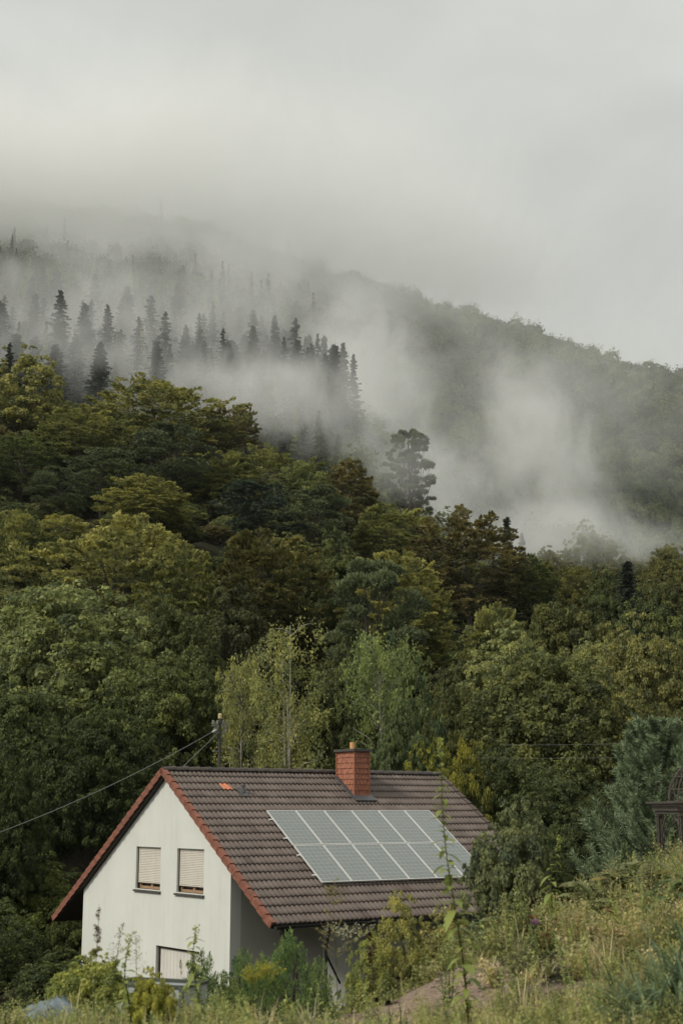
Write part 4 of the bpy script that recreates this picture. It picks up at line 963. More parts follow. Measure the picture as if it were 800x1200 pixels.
def weed_leafy(seed, H=.8, stems=4, nl=16, ll=.11, lw=.016, lean=.25):
    r = np.random.default_rng(seed); B = Blades()
    for k in range(stems):
        a = r.uniform(0, 6.28); h = H*r.uniform(.6, 1); b = np.array([r.normal(0, .06), r.normal(0, .06), -.04]); le = lean*r.uniform(.2, 1)*h
        pts = [b+np.array([cos(a)*le*t**1.5, sin(a)*le*t**1.5, h*t]) for t in np.linspace(0, 1, 5)]; B.stem(pts, .007, .003, .25)
        t = np.linspace(.12, 1, nl); P = np.stack([np.interp(t*4, range(5), [q[i] for q in pts]) for i in range(3)], -1)
        az_ = np.arange(nl)*2.4+r.uniform(0, 6); el = r.uniform(.1, .9, nl)+.5*(t > .9); d = np.stack([np.cos(az_)*np.cos(el), np.sin(az_)*np.cos(el), np.sin(el)], -1)
        s = (1.15-.65*t)*r.uniform(.7, 1.2, nl); B.add(P, d, ll*s, lw*s, r.uniform(.2, .8, nl), .35+.3*t+r.normal(0, .14, nl), LANCE)
    return B
def weed_fine(seed, H=.6, stems=9):
    """bushy small-leaved scrub"""
    r = np.random.default_rng(seed); B = Blades()
    for k in range(stems):
        a = r.uniform(0, 6.28); h = H*r.uniform(.5, 1); le = h*r.uniform(.1, .75)
        pts = [np.array([cos(a)*le*t, sin(a)*le*t, h*t*(1.1-.15*t)-.03]) for t in np.linspace(0, 1, 4)]; B.stem(pts, .004, .0015, .3)
        n = 34; t = r.uniform(.2, 1, n); P = np.stack([np.interp(t*3, range(4), [q[i] for q in pts]) for i in range(3)], -1)+r.normal(0, .035, (n, 3))
        d = sph(n, r, -.2); B.add(P, d, r.uniform(.025, .06, n), r.uniform(.007, .014, n), .4, r.uniform(.1, .95)+r.normal(0, .15, n), (.4, 1, .1))
    return B
def grass_tuft(seed, H=.38, n=46):
    r = np.random.default_rng(seed); B = Blades(); a = r.uniform(0, 6.28, n); el = r.uniform(.65, 1.5, n)
    P = np.stack([r.normal(0, .05, n), r.normal(0, .05, n), np.full(n, -.03)], -1); d = np.stack([np.cos(a)*np.cos(el), np.sin(a)*np.cos(el), np.sin(el)], -1)
    B.add(P, d, H*r.uniform(.5, 1.15, n), r.uniform(.003, .007, n), r.uniform(.1, .7, n), r.normal(.5, .25, n), (.8, 1, .7, .05))
    return B
def sedge(seed, H=1.0, n=230):
    r = np.random.default_rng(seed); B = Blades(); a = r.uniform(0, 6.28, n); el = r.uniform(.35, 1.35, n)
    P = np.stack([r.normal(0, .16, n), r.normal(0, .16, n), np.full(n, -.03)], -1); d = np.stack([np.cos(a)*np.cos(el), np.sin(a)*np.cos(el), np.sin(el)], -1)
    B.add(P, d, H*r.uniform(.6, 1.2, n), r.uniform(.007, .017, n), r.uniform(.2, .95, n), r.normal(.4, .3, n), (.6, 1, 1, .8, .45, .03), .4)
    return B
def fern(seed, n=11, L=.8, arch=.75, pin=18):
    r = np.random.default_rng(seed); B = Blades()
    for k in range(n):
        a = k*6.28/n+r.normal(0, .25); l = L*r.uniform(.65, 1.1); el = r.uniform(.75, 1.25); t = np.linspace(0, 1, 7)
        pts = [np.array([cos(a)*cos(el)*l*q, sin(a)*cos(el)*l*q, sin(el)*l*q-arch*l*q*q*.75-.02]) for q in t]; B.stem(pts, .005, .0015, .4)
        tt = np.linspace(.12, 1, pin); P = np.stack([np.interp(tt*6, range(7), [q[i] for q in pts]) for i in range(3)], -1); D = unit(np.gradient(P, axis=0)); sd_ = unit(np.cross(D, [0, 0, 1.]))
        w = .26*l*np.sin(pi*(.15+.85*tt))**.7*(1-.25*tt)
        for s in (-1, 1): B.add(P, sd_*s+D*.55+np.array([0, 0, .1]), w*r.uniform(.85, 1.1, pin), .017*l/.8+w*.05, .3, .45+.25*tt+r.normal(0, .1, pin), (.6, 1, .7, .08), .1)
    return B
def broad(seed, n=13, L=.34):
    r = np.random.default_rng(seed); B = Blades()
    for k in range(n):
        a = r.uniform(0, 6.28); el = r.uniform(.5, 1.2); h = r.uniform(.15, .5); d = np.array([cos(a)*cos(el), sin(a)*cos(el), sin(el)]); p = d*h
        B.stem([np.zeros(3), p*.5, p], .008, .005, .3); e2 = r.uniform(-.1, .6); l = L*r.uniform(.6, 1.1)
        B.add(p, np.array([cos(a)*cos(e2), sin(a)*cos(e2), sin(e2)]), l, l*.33, .55, r.uniform(.2, .8), (.25, .85, 1.0, .9, .55, .05), .3)
    return B
def plume(seed, H=1.5, col_n=700, lo=.4, wid=.12, leaves=14, leaf=.08):
    """a stem with a tall loose plume of tiny flowers or seeds"""
    r = np.random.default_rng(seed); B = Blades(); F = Blades(); b = r.normal(0, .06, 2)
    pts = [np.array([b[0]*t*t, b[1]*t*t, H*t-.03]) for t in np.linspace(0, 1, 6)]; B.stem(pts, .006, .002, .3)
    t = np.linspace(.05, lo+.15, leaves); a_ = np.arange(leaves)*2.4; B.add(np.stack([b[0]*t*t, b[1]*t*t, H*t], -1), np.stack([np.cos(a_), np.sin(a_), 0*a_+.7], -1), leaf*r.uniform(.7, 1.2, leaves), .009, .6, r.normal(.4, .15, leaves), LANCE)
    nb = 34; tb = r.uniform(lo, 1, nb); ab = r.uniform(0, 6.28, nb); lb = wid*(1.15-tb)**.7*r.uniform(.6, 1.3, nb)*1.6
    i = r.integers(0, nb, col_n); q = r.uniform(.15, 1, col_n); P = np.stack([np.cos(ab[i])*lb[i]*q, np.sin(ab[i])*lb[i]*q, H*tb[i]+lb[i]*q*.9-.25*lb[i]*q*q], -1)+r.normal(0, .008, (col_n, 3))+np.stack([b[0]*tb[i]**2, b[1]*tb[i]**2, 0*tb[i]], -1)
    F.add(P, sph(col_n, r, -.2), r.uniform(.010, .022, col_n), r.uniform(.004, .008, col_n), 0, r.normal(.5, .22, col_n), (.5, 1, .1))
    return B, F

WP = {}
def weed_obj(key, fn, name, x, y, s, colr, label, cat, group, rz=None, z=None, tilt=(0, 0), sz=None):
    if key not in WP: WP[key] = fn().mesh(name, M_WEED)
    o = link(name, WP[key]); o.location = (x, y, (float(ground(x, y)) if z is None else z)); o.rotation_euler = (tilt[0], tilt[1], rng.uniform(0, 6.28) if rz is None else rz); o.scale = (s, s, sz or s)
    o.color = (*colr, 1); tag(o, label, cat, group); return o
def xg(u, y): return (u-400)/FPX*y*1.02
C_GR = (.225, .26, .095); C_OL = (.33, .31, .14); C_BE = (.38, .325, .19); C_DG = (.065, .09, .04); C_RU = (.22, .12, .065); C_LT = (.19, .205, .075); C_SED = (.14, .19, .115)

# --- the tall leafy weed standing in front of the solar panels
def hero_weed(u0, v0, u1, v1, y, label, seed, nl=84, l0=.22, name='tall_weed'):
    r = np.random.default_rng(seed); b = at(u0, v0, y); g = float(ground(b[0], y)); t_ = at(u1, v1, y)-np.array([b[0], y, g]); o = empty(name, (b[0], y, g)); tag(o, label, 'weed')
    ts = np.linspace(0, 1, 12); pts = [np.array([t_[0]*q+.03*sin(7*q), .05*sin(4*q), t_[2]*q-.03*(q == 0)]) for q in ts]
    S = Blades(); S.stem(pts, .011, .003, .15); st = link('stem', S.mesh('stem', M_WEED), o); st.color = (.11, .10, .04, 1)
    B = Blades(); t = np.linspace(.10, .93, nl); P = np.stack([np.interp(t*11, range(12), [q[i] for q in pts]) for i in range(3)], -1); a = np.arange(nl)*2.4+.4; el = r.uniform(-.1, .75, nl)
    s = np.interp(t, [0, .25, .6, 1], [.7, 1.1, .75, .4])*r.uniform(.7, 1.2, nl)
    B.add(P, np.stack([np.cos(a)*np.cos(el), np.sin(a)*np.cos(el), np.sin(el)], -1), l0*s, .040*s, r.uniform(.2, .9, nl), r.normal(.45, .18, nl), OVAL)
    # short side shoots in the leaf axils
    for k in range(0, nl, 2):
        n = 5; a2 = r.uniform(0, 6.28, n); B.add(P[k]+r.normal(0, .008, (n, 3)), np.stack([np.cos(a2), np.sin(a2), 0*a2+.8], -1), .05*r.uniform(.5, 1.2, n), .009, .4, r.normal(.6, .15, n), LANCE)
    n = 60; q = r.uniform(0, 1, n); B.add(pts[-1]+np.stack([r.normal(0, .02, n), r.normal(0, .02, n), (q-.75)*.2], -1), sph(n, r, .0)+np.array([0, 0, .6]), r.uniform(.02, .05, n), .008, .2, r.normal(.8, .15, n), LANCE)
    lf = link('leaves', B.mesh('leaves', M_WEED), o); lf.color = (.21, .25, .08, 1)
hero_weed(548, 1172, 513, 872, 14.6, 'tall leafy weed rising in front of the right end of the solar panels', 31)
hero_weed(642, 1118, 652, 984, 19.0, 'slim green sapling standing up from the scrub left of the pale fern', 33, 26, .22, 'sapling')
hero_weed(232, 1170, 228, 1090, 16.5, 'leafy weed with a star of narrow leaves at its top, before the garage door', 34, 36, .24)
hero_weed(150, 1176, 150, 1102, 14.5, 'green weed in front of the left half of the gable wall', 36, 26, .16)
# --- plumes
def plume_plant(u, vt, y, key, colF, label, name, cat, parts=('stem', 'blossoms'), colS=(.10, .12, .04), **kw):
    x = xg(u, y); p = at(u, vt, y); g = float(ground(p[0], y)); H = max(.3, p[2]-g); B, F = plume(hash(key) % 999 if isinstance(key, int) else key, H=H, **kw)
    o = empty(name, (p[0], y, g)); tag(o, label, cat); a = link(parts[0], B.mesh(parts[0], M_WEED), o); a.color = (*colS, 1); b = link(parts[1], F.mesh(parts[1], M_WEED), o); b.color = (*colF, 1); return o
plume_plant(396, 1036, 18.0, 41, (.26, .235, .12), 'tall pale seeding weed in front of the lower roof edge', 'seeding_weed', 'weed', lo=.5, wid=.22, col_n=1500)
plume_plant(312, 1134, 16.2, 42, (.30, .29, .05), 'yellow flowering goldenrod below the porch post', 'goldenrod', 'flower', lo=.72, wid=.27, col_n=1100)
plume_plant(298, 1142, 16.0, 46, (.28, .27, .05), 'smaller yellow goldenrod left of the larger one', 'goldenrod', 'flower', lo=.76, wid=.2, col_n=700)
plume_plant(114, 1066, 15.0, 43, (.15, .12, .075), 'brown grass spike standing before the left edge of the gable wall', 'grass_spike', 'grass', lo=.62, wid=.045, col_n=700, leaves=8)
plume_plant(133, 1086, 15.6, 44, (.22, .20, .13), 'faint pale grass panicle in front of the gable wall, right of the brown spike', 'grass_spike', 'grass', lo=.6, wid=.10, col_n=260, parts=('stem', 'blossoms'))
plume_plant(163, 1094, 15.2, 45, (.22, .21, .13), 'airy grass panicle left of the garage door', 'grass_spike', 'grass', lo=.6, wid=.13, col_n=260, parts=('stem', 'blossoms'))
plume_plant(437, 1094, 17.5, 47, (.06, .038, .024), 'dark brown dock seed stalk in front of the annex wall', 'dock_stalk', 'weed', lo=.4, wid=.07, col_n=1400, colS=(.06, .045, .025))
plume_plant(412, 1096, 17.0, 48, (.40, .40, .32), 'white umbel weed between the pale seeding weed and the dark dock', 'umbel_weed', 'weed', lo=.85, wid=.5, col_n=420)
# --- dead dark flower heads on wiry stems
for (u, v, y, lab) in ((466, 1146, 14.2, 'dark dead flower head on the bank, upper one of three'), (441, 1172, 14.6, 'dark dead flower head, small left one of three'), (455, 1176, 13.6, 'dark dead flower head, lowest and largest of three')):
    p = at(u, v, y); g = float(ground(p[0], y)); o = empty('dead_flower', (p[0], y, g)); tag(o, lab, 'flower', 'dead flower heads'); h = p[2]-g
    S = Blades(); S.stem([np.array([0, 0, -.03]), np.array([.02, 0, h*.5]), np.array([0, 0, h])], .004, .003); link('stem', S.mesh('stem', M_WEED), o).color = (.06, .05, .03, 1)
    hd = Blades(); r = np.random.default_rng(int(u)); d = sph(150, r, -.6); hd.add(d*.006+np.array([0, 0, h]), d, .026 if v < 1176 else .036, .005, .1, r.uniform(0, .6, 150), (1, .8, .2)); link('flower_head', hd.mesh('flower_head', M_WEED), o).color = (.035, .024, .018, 1)
# --- thistle
p = at(627, 1081, 18.5); g = float(ground(p[0], 18.5)); o = empty('thistle', (p[0], 18.5, g)); tag(o, 'purple thistle flower among the olive scrub', 'flower'); h = p[2]-g
S = weed_leafy(52, H=max(.3, h), stems=1, nl=12, lean=.02); link('stem', S.mesh('stem', M_WEED), o).color = (*C_GR, 1)
hd = Blades(); r = np.random.default_rng(3); d = sph(200, r, .1); hd.add(d*.02+np.array([0, 0, h-.03]), d, .06, .005, .0, r.uniform(.3, 1, 200), (1, .8, .3)); link('flower_head', hd.mesh('flower_head', M_WEED), o).color = (.26, .17, .27, 1)
# --- ferns, sedge, broad leaves
FRN = [(716, 1004, 21, 1.5, (.20, .22, .12), 'large pale fern fanning out left of the garden arbour'), (690, 1014, 20.5, 1.1, (.17, .195, .095), 'smaller pale fern at the left foot of the large pale one'),
       (742, 1000, 21.5, 1.2, (.20, .17, .06), 'yellowing fern between the large pale fern and the arbour post'),
       (580, 1050, 20, 1.0, (.14, .175, .09), 'green bracken under the bush at the right end of the roof'), (556, 1058, 19.5, .9, (.14, .175, .09), 'green bracken left of the other bracken, behind the tall weed'), (604, 1052, 20, .9, (.11, .14, .07), 'green bracken touching the rust-brown one'),
       (622, 1052, 19.5, .75, C_RU, 'rust-brown dying bracken left of the slim sapling'), (712, 1024, 19.5, .7, C_RU, 'rust-brown bracken below the large pale fern'), (756, 1008, 21, .6, (.24, .13, .07), 'reddish dead bracken in front of the arbour post'), (690, 1036, 18.5, .55, C_RU, 'low rust-brown bracken in the olive scrub')]
for i, (u, v, y, s, c, lab) in enumerate(FRN):
    weed_obj('fern%d' % (i % 3), lambda i=i: fern(60+i), 'fern', xg(u, y), y, s*1.5, c, lab, 'fern', 'ferns on the bank')
SED = [(764, 1170, 14.2, .85, C_SED, 'large dark green sedge clump in the lower right corner'), (794, 1150, 15.0, .95, (.13, .175, .10), 'dark sedge clump cut by the right border'), (730, 1168, 14.8, .62, (.14, .18, .10), 'smaller grey-green sedge at the left of the large clump'), (792, 1190, 13.4, .6, (.075, .09, .035), 'sedge at the bottom right corner below the large clump')]
for i, (u, v, y, s, c, lab) in enumerate(SED): weed_obj('sedge%d' % (i % 2), lambda i=i: sedge(80+i), 'sedge_clump', xg(u, y), y, s*1.35, c, lab, 'plant', 'sedge clumps')
BRD = [(762, 1030, 19.5, 1.0, (.075, .11, .04), 'broad-leaved green plant below the arbour post'), (788, 1020, 20, 1.05, (.07, .105, .038), 'broad-leaved plant at the right border below the arbour'), (748, 1052, 18, .7, (.10, .135, .07), 'small grey-green broad-leaved plant in the scrub'), (780, 1058, 17.5, .8, (.08, .115, .04), 'broad-leaved plant above the large sedge clump'),
       (702, 1186, 14.4, .55, (.11, .14, .075), 'pale broad-leaved weed at the left foot of the sedge'), (262, 1186, 14.6, .4, (.09, .115, .04), 'broad-leaved weed at the bottom edge below the goldenrods')]
for i, (u, v, y, s, c, lab) in enumerate(BRD): weed_obj('broad%d' % (i % 2), lambda i=i: broad(90+i, 18), 'broadleaf_plant', xg(u, y), y, s*1.0, c, lab, 'plant', 'broad-leaved plants on the bank')
# --- leafy bushes in front of the house
for (u, v, w, y, c, kind, lab) in ((112, 1112, 84, 16.4, (.20, .21, .075), 'shrub0', 'light green leafy bush in front of the left corner of the gable'), (176, 1158, 50, 14.6, (.24, .23, .06), 'shrub0', 'low yellow-leaved bush before the planter box'),
     (238, 1108, 70, 24, (.085, .115, .055), 'thuja0', 'dark feathery conifer bush right of the garage door'), (288, 1090, 80, 27, (.10, .14, .066), 'thuja1', 'feathery conifer bush at the near corner of the house'), (338, 1084, 76, 27.5, (.09, .13, .062), 'thuja0', 'feathery conifer bush under the eave by the downpipe'), (376, 1100, 70, 26, (.105, .14, .062), 'thuja1', 'low feathery conifer bush in front of the annex wall'), (310, 1112, 80, 23.5, (.08, .115, .05), 'thuja0', 'low feathery conifer bush behind the goldenrods'),
     (262, 1124, 60, 21, (.12, .15, .06), 'thuja1', 'small green conifer bush left of the goldenrods'), (470, 1072, 70, 20.5, (.19, .18, .075), 'shrub1', 'olive bush at the lower right end of the eave'), (520, 1060, 80, 21.5, (.19, .17, .08), 'shrub0', 'olive-brown bush behind the tall weed below the panels'), (430, 1112, 56, 19.5, (.18, .19, .075), 'shrub1', 'light olive bush in front of the annex window')):
    if kind not in PROTO: PROTO[kind] = proto_beech(70 if kind[-1] == '0' else 71, H=3.2, R=1.5, nf=520, nl=46, leaf=.028)
    KIND_NAME['thuja'] = 'conifer_bush'
    p = at(u, v, y); g = float(ground(p[0], y)); put_tree(kind, (p[0], y, g-.1), max(.8, p[2]-g+.1), w/FPX*y, c, lab, 'bushes in front of the house', cat='bush')
# --- weeds one can count, scattered over the bank
r5 = np.random.default_rng(77); wk = [('leafy0', lambda: weed_leafy(101), C_GR), ('leafy1', lambda: weed_leafy(102, stems=3, ll=.14, lw=.02), C_LT), ('leafy2', lambda: weed_leafy(103, H=.6, stems=6, ll=.09), C_OL), ('scrub0', lambda: weed_fine(104), C_OL), ('scrub1', lambda: weed_fine(105, H=.7, stems=12), C_BE), ('grass0', lambda: grass_tuft(106), C_GR), ('grass1', lambda: grass_tuft(107, H=.5, n=36), C_OL)]
def bare(x, y): return (1 if (-.9 < x < 2.7 and 15.9 < y < 17.9+.3*x) else 0)
cnt = 0
for _ in range(4000):
    y = r5.uniform(12.6, 27); x = r5.uniform(-.26*y, .26*y); e_ = 15.9+1.35*min(max(x+.5, 0), 9)
    if y > e_+3: continue
    if x < 1.2 and r5.random() < .45: continue
    if bare(x, y) and r5.random() < .93: continue
    right = x > 1.4 and y > 16.5; i = int(r5.integers(len(wk))) if not right else int(r5.choice([3, 4, 0, 3, 1, 2, 6, 1]))
    key, fn, c = wk[i]; c = tuple(np.array(c)*r5.uniform(.8, 1.2)); s = r5.uniform(.22, .5) if (y < 16.5 or x < 1.0) else r5.uniform(.75, 1.35)
    if x < 1 and i == 1: s *= .7
    k_ = {'l': ('leafy_weed', 'green leafy weed among others on the near bank'), 's': ('scrub_weed', 'fine-leaved scrubby weed in the olive scrub of the bank'), 'g': ('grass_tuft', 'tuft of long grass among the weeds on the bank')}[key[0]]
    weed_obj(key, fn, k_[0], x, y, s, c, k_[1], 'weed' if key[0] != 'g' else 'grass', k_[0].replace('_', ' ')+'s on the bank'); cnt += 1
    if cnt >= 290: break
# --- uncountable low growth: grass and seedlings, one object
def undergrowth(num, seed, colr, nm, lab, kinds):
    r = np.random.default_rng(seed); protos = [(grass_tuft(200, .26, 26), 5), (grass_tuft(201, .34, 22), 4), (weed_leafy(202, H=.3, stems=3, nl=9, ll=.07, lw=.012), 3), (weed_fine(203, H=.32, stems=5), 4), (weed_fine(204, H=.45, stems=6), 3), (weed_leafy(205, H=.42, stems=4, nl=12, ll=.12, lw=.02), 3), (weed_leafy(206, H=.5, stems=3, nl=14, ll=.09, lw=.022, lean=.6), 3), (grass_tuft(207, .6, 30), 3)]
    protos = [protos[j] for j in kinds]
    arrs = [p.arrays() for p, w in protos]; pw = np.array([w for p, w in protos], float); pw /= pw.sum(); V = []; F = []; T = []; n = 0; k = 0
    while k < num:
        y = 9.0+20*r.random()**1.2; x = r.uniform(-.29*y-.8, .29*y+.8)
        if y > 15.9+1.35*min(max(x+.5, 0), 9)+4: continue
        if bare(x, y) and r.random() < .86: continue
        i = r.choice(len(arrs), p=pw); v, f, t = arrs[i]; a = r.uniform(0, 6.28); s = r.uniform(.4, 1.0)*(1.0 if (y < 16.5 or x < 1) else 1.4); R_ = np.array([[cos(a), -sin(a), 0], [sin(a), cos(a), 0], [0, 0, 1]])
        V.append((v@R_.T)*s+np.array([x, y, float(ground(x, y))])); F.append(f+n); T.append(np.clip(t*.6+r.uniform(-.1, .5), 0, 1)); n += len(v); k += 1
    o = link(nm, mesh_np(nm, np.concatenate(V), np.concatenate(F), M_WEED, np.concatenate(T))); o.color = (*colr, 1)
    tag(o, lab, 'ground cover', kind='stuff')
undergrowth(5600, 9, (.26, .268, .11), 'undergrowth', 'low green grass and seedlings covering the bank', (0, 1, 2, 3, 4))
undergrowth(2600, 10, (.46, .41, .27), 'dry_grass', 'bleached dry grass and seed heads between the green growth of the bank', (0, 1, 3, 7))
undergrowth(1700, 11, (.27, .31, .115), 'young_weeds', 'fresh light green leafy weeds covering the bank', (2, 5, 6))
undergrowth(500, 12, (.10, .135, .06), 'dark_weeds', 'darker green leafy weeds in the hollows of the bank', (5, 6))

def clods():
    r = np.random.default_rng(14); V = []; F = []; n = 0
    base = np.array([(1, 0, 0), (0, 1, 0), (-1, 0, 0), (0, -1, 0), (0, 0, 1), (0, 0, -.6), (.6, .6, .55), (-.6, .55, .5), (-.5, -.6, .6), (.6, -.55, .5)], float)
    tri = [(0, 6, 4), (6, 1, 4), (1, 7, 4), (7, 2, 4), (2, 8, 4), (8, 3, 4), (3, 9, 4), (9, 0, 4), (0, 1, 6), (1, 2, 7), (2, 3, 8), (3, 0, 9), (0, 5, 1), (1, 5, 2), (2, 5, 3), (3, 5, 0)]
    for _ in range(900):
        x = r.uniform(-1.3, 3.2); y = r.uniform(15.2, 19); s = .008+.045*r.random()**4
        v = base*(1+r.normal(0, .18, base.shape))*s*np.array([1.2, 1, .7]); a = r.uniform(0, 6.28); v = v@np.array([[cos(a), sin(a), 0], [-sin(a), cos(a), 0], [0, 0, 1]])
        V.append(v+np.array([x, y, float(ground(x, y))+s*.2])); F += [tuple(i+n for i in t) for t in tri]; n += len(base)
    tag(link('soil_clods', mesh_np('soil_clods', np.concatenate(V), np.array(F), plain('clod', (.22, .165, .125), .95, noise=.4, nscale=8))), 'crumbs and clods of bare earth on the bank', 'soil', kind='stuff')
clods()
# ------------------------------------------------------------------ young pine and garden arbour at the right border
def young_pine():
    r = np.random.default_rng(55); H, R = 5.4, 1.9; mb = MB(); L = Leaves(); mb.tube([(0, 0, -.3), (.05, 0, H*.5), (0, .03, H)], [.09, .05, .012], 8)
    z = .35; tips = []
    while z < H*.97:
        f = z/H; k = 6
        for j in range(k):
            a = j*6.28/k+r.uniform(-.3, .3)+z; l = R*(1-f)**.75*r.uniform(.8, 1.15)+.25; up_ = .5+.9*f
            p = [np.array([0, 0, z]) + np.array([cos(a)*l*t, sin(a)*l*t, l*up_*(.35*t+.65*t*t)]) for t in np.linspace(0, 1, 5)]; mb.tube(p, [.022, .018, .014, .01, .006], 5)
            tips.append(p)
            for m in range(5):
                b = p[1]*(1-m/5)+p[4]*m/5 if m else p[2]; a2 = a+r.normal(0, .8); l2 = l*r.uniform(.22, .42); tips.append([b+np.array([cos(a2)*l2*t*.7, sin(a2)*l2*t*.7, l2*(.45*t+.6*t*t)]) for t in np.linspace(0, 1, 5)])
        z += .34
    tips.append([np.array([0, 0, H*.8+H*.24*t]) for t in np.linspace(0, 1, 5)])
    for p in tips:
        n = 150; t = r.uniform(.12, 1.0, n); P = np.stack([np.interp(t*4, range(5), [q[i] for q in p]) for i in range(3)], -1); D = unit(np.array(p[4])-np.array(p[2])); d = unit(sph(n, r)*.75+D*.8); ln = r.uniform(.06, .10, n)
        L.add(P+d*ln[:, None], d, np.cross(d, r.normal(0, 1, (n, 3))), ln, .008, r.normal(.45, .2, n)+.15*(t-.5))
    return mb.mesh('trunk', M_BARK, True), L.mesh('crown', M_NEEDLE), H*1.02, R
PROTO['ypine'] = young_pine(); KIND_NAME['ypine'] = 'pine_tree'
p = at(768, 852, 35.5); g = float(ground(p[0], 35.5)); put_tree('ypine', (p[0], 35.5, g-.1), p[2]-g, 180/FPX*35.5, (.125, .160, .098), 'young blue-green pine with upright candles behind the garden arbour', None)

ARB_Y = 30.0; pa = at(828, 941, ARB_Y); ga = float(ground(pa[0], ARB_Y)); hc = pa[2]-ga
arb = empty('garden_arbour', (pa[0], ARB_Y, ga), radians(4)); tag(arb, 'weathered metal garden arbour with a latticed dome at the right border', 'arbour')
M_IRON = plain('weathered_iron', (.085, .072, .058), .75, metal=.25, noise=.45, nscale=14, bump=.3, bscale=60)
hw = .78
for (sx_, sy_) in ((-1, -1), (1, -1), (1, 1), (-1, 1)):
    m = MB(); cx_, cy_ = sx_*hw, sy_*hw
    for (a, b) in ((-1, -1), (1, -1), (1, 1), (-1, 1)): m.tube([(cx_+a*.055, cy_+b*.055, -.2), (cx_+a*.055, cy_+b*.055, hc-.26)], .013, 5)
    for z in np.arange(.1, hc-.3, .16):
        for (a, b, c, d) in ((-1, -1, 1, -1), (1, -1, 1, 1), (1, 1, -1, 1), (-1, 1, -1, -1)): m.tube([(cx_+a*.055, cy_+b*.055, z), (cx_+c*.055, cy_+d*.055, z+.16)], .006, 4)
    m.box((cx_-.035, cy_-.035, -.2), (cx_+.035, cy_+.035, hc-.27)); m.box((cx_-.08, cy_-.08, hc-.265), (cx_+.08, cy_+.08, hc-.225)); m.build('post', M_IRON, arb)
cn = MB()
for z0_, z1_, e in ((hc-.22, hc-.16, .86), (hc-.155, hc-.05, .90), (hc-.045, hc-.012, .97), (hc-.01, hc+.03, 1.01)):
    for s in (-1, 1):
        cn.box((-e, s*e-.03 if s > 0 else -e, z0_), (e, e if s > 0 else -e+.03, z1_)); cn.box((s*e-.03 if s > 0 else -e, -e+.031, z0_), (e if s > 0 else -e+.03, e-.031, z1_))
cn.build('cornice', M_IRON, arb)
br = MB()
for s in (-1, 1):
    for (fx, fy) in ((1, 0), (0, 1)):
        for e in (-1, 1):
            pts = [np.array([fx*e*(hw-.05-.62*(1-cos(q))) + fy*s*hw, fy*e*(hw-.05-.62*(1-cos(q))) + fx*s*hw, hc-.98+.72*sin(q)]) for q in np.linspace(0, pi/2, 9)]; br.tube(pts, .014, 5)
            pts2 = [np.array([fx*e*(hw-.08-.25*t) + fy*s*hw, fy*e*(hw-.08-.25*t) + fx*s*hw, hc-.3-.28*(1-t)+.08*sin(t*9)]) for t in np.linspace(0, 1, 9)]; br.tube(pts2, .008, 4)
br.build('arch_bracket', M_IRON, arb)
dm = MB(); RD, HD = .80, .88
for k in range(14):
    a = k*2*pi/14; dm.tube([np.array([RD*cos(q)*cos(a), RD*cos(q)*sin(a), hc+.03+HD*sin(q)]) for q in np.linspace(0, pi/2*.97, 10)], .012, 5)
    for s in (-1, 1): dm.tube([np.array([RD*cos(q)*cos(a+s*q*.8), RD*cos(q)*sin(a+s*q*.8), hc+.03+HD*sin(q)]) for q in np.linspace(0, pi/2*.9, 9)], .006, 4)
for q in (.0, .28, .6, .95, 1.3): dm.tube([np.array([RD*cos(q)*cos(t), RD*cos(q)*sin(t), hc+.03+HD*sin(q)]) for t in np.linspace(0, 2*pi, 29)], .011, 5)
dm.build('dome', M_IRON, arb); MB().lathe([(.02, 0), (.05, .04), (.02, .09), (.06, .14), (.0, .24)], (0, 0, hc+.03+HD-.02), 12).build('finial', M_IRON, arb)

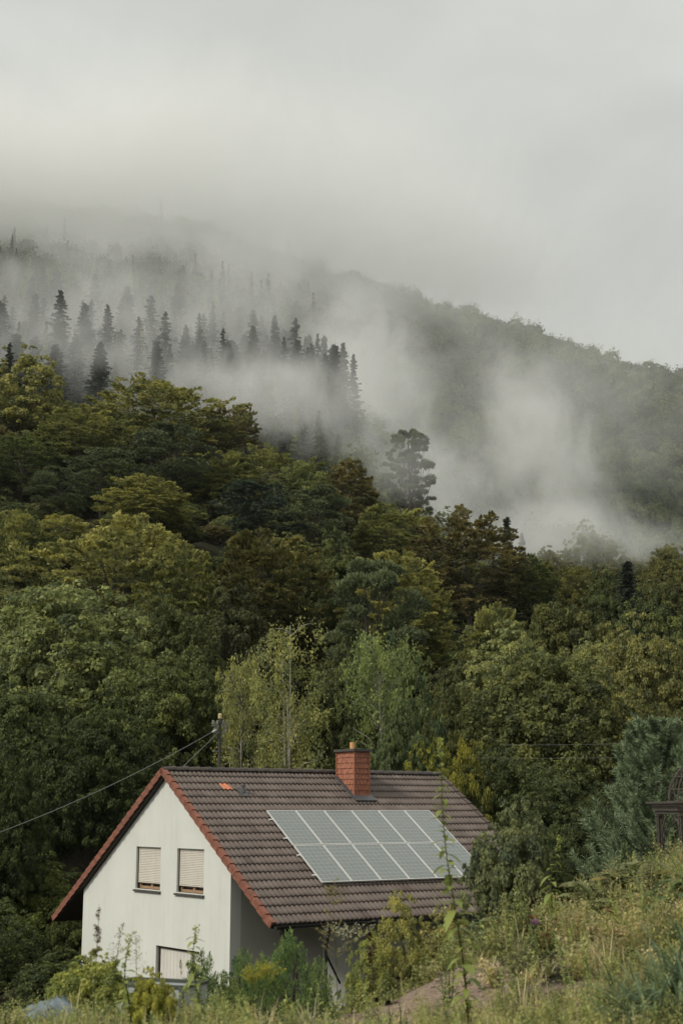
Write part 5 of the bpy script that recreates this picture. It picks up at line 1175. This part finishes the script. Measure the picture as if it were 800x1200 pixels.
# ------------------------------------------------------------------ planter box and tarpaulin at the lower left
pl0 = at(178, 1150, 18.6); gp = float(ground(pl0[0], 18.6)); box = empty('planter_box', (pl0[0], 18.6, gp), radians(-22)); tag(box, 'pale blue-grey sheet metal planter box with a dark rim in front of the garage door', 'planter'); hb = pl0[2]-gp
M_PALE = plain('pale_sheet', (.34, .38, .38), .55, noise=.18, nscale=3, bump=.1, bscale=10); M_RIM = plain('dark_rim', (.05, .06, .045), .7, noise=.3, nscale=9)
m = MB(); m.box((-.42, -.3, -.3), (.62, -.27, hb-.03)); m.box((-.42, .27, -.3), (.62, .3, hb-.03)); m.box((-.42, -.269, -.3), (-.39, .269, hb-.03)); m.box((.59, -.269, -.3), (.62, .269, hb-.03)); m.build('side_panel', M_PALE, box)
m = MB(); m.box((-.44, -.32, hb-.029), (.64, -.26, hb+.005)); m.box((-.44, .26, hb-.029), (.64, .32, hb+.005)); m.box((-.44, -.259, hb-.029), (-.38, .259, hb+.005)); m.box((.58, -.259, hb-.029), (.64, .259, hb+.005)); m.build('rim', M_RIM, box)
MB().box((-.385, -.265, -.2), (.585, .265, hb-.1)).build('soil', plain('soil', (.05, .035, .025), .95, noise=.4, nscale=20), box)
for x_ in (.12, -.40, .60): MB().box((x_-.03, -.345, -.3), (x_+.03, -.3035, hb-.032)).build('corner_post', M_RIM, box)
pt = at(60, 1166, 16.2); gt = float(ground(pt[0], 16.2)); ht = max(.18, pt[2]-gt)
xs = np.linspace(-.42, .42, 41); ys = np.linspace(-.4, .4, 33); X, Y = np.meshgrid(xs, ys, indexing='ij')
Z = ht*np.minimum(1, np.minimum(np.interp(X, [-.42, -.39, .12, .34, .42], [0, .4, 1.0, .62, 0]), np.interp(np.abs(Y), [0, .3, .4], [1, .9, 0]))) + .014*np.sin(X*31+Y*9)*np.sin(Y*23) + (hash_noise(X+5, Y+5, .09, 3)-.5)*.03
idx = np.arange(X.size).reshape(X.shape); Fq = np.stack([idx[:-1, :-1], idx[1:, :-1], idx[1:, 1:], idx[:-1, 1:]], -1).reshape(-1, 4)
o = link('tarpaulin', mesh_np('tarpaulin', np.stack([X, Y, Z], -1).reshape(-1, 3), Fq, plain('tarp_blue', (.13, .17, .20), .5, noise=.2, nscale=4), smooth=True)); o.location = (pt[0], 16.2, gt); o.rotation_euler = (0, 0, .15); sol = o.modifiers.new('thickness', 'SOLIDIFY'); sol.thickness = .006
tag(o, 'pale blue tarpaulin over a low heap in the lower left corner', 'tarpaulin')
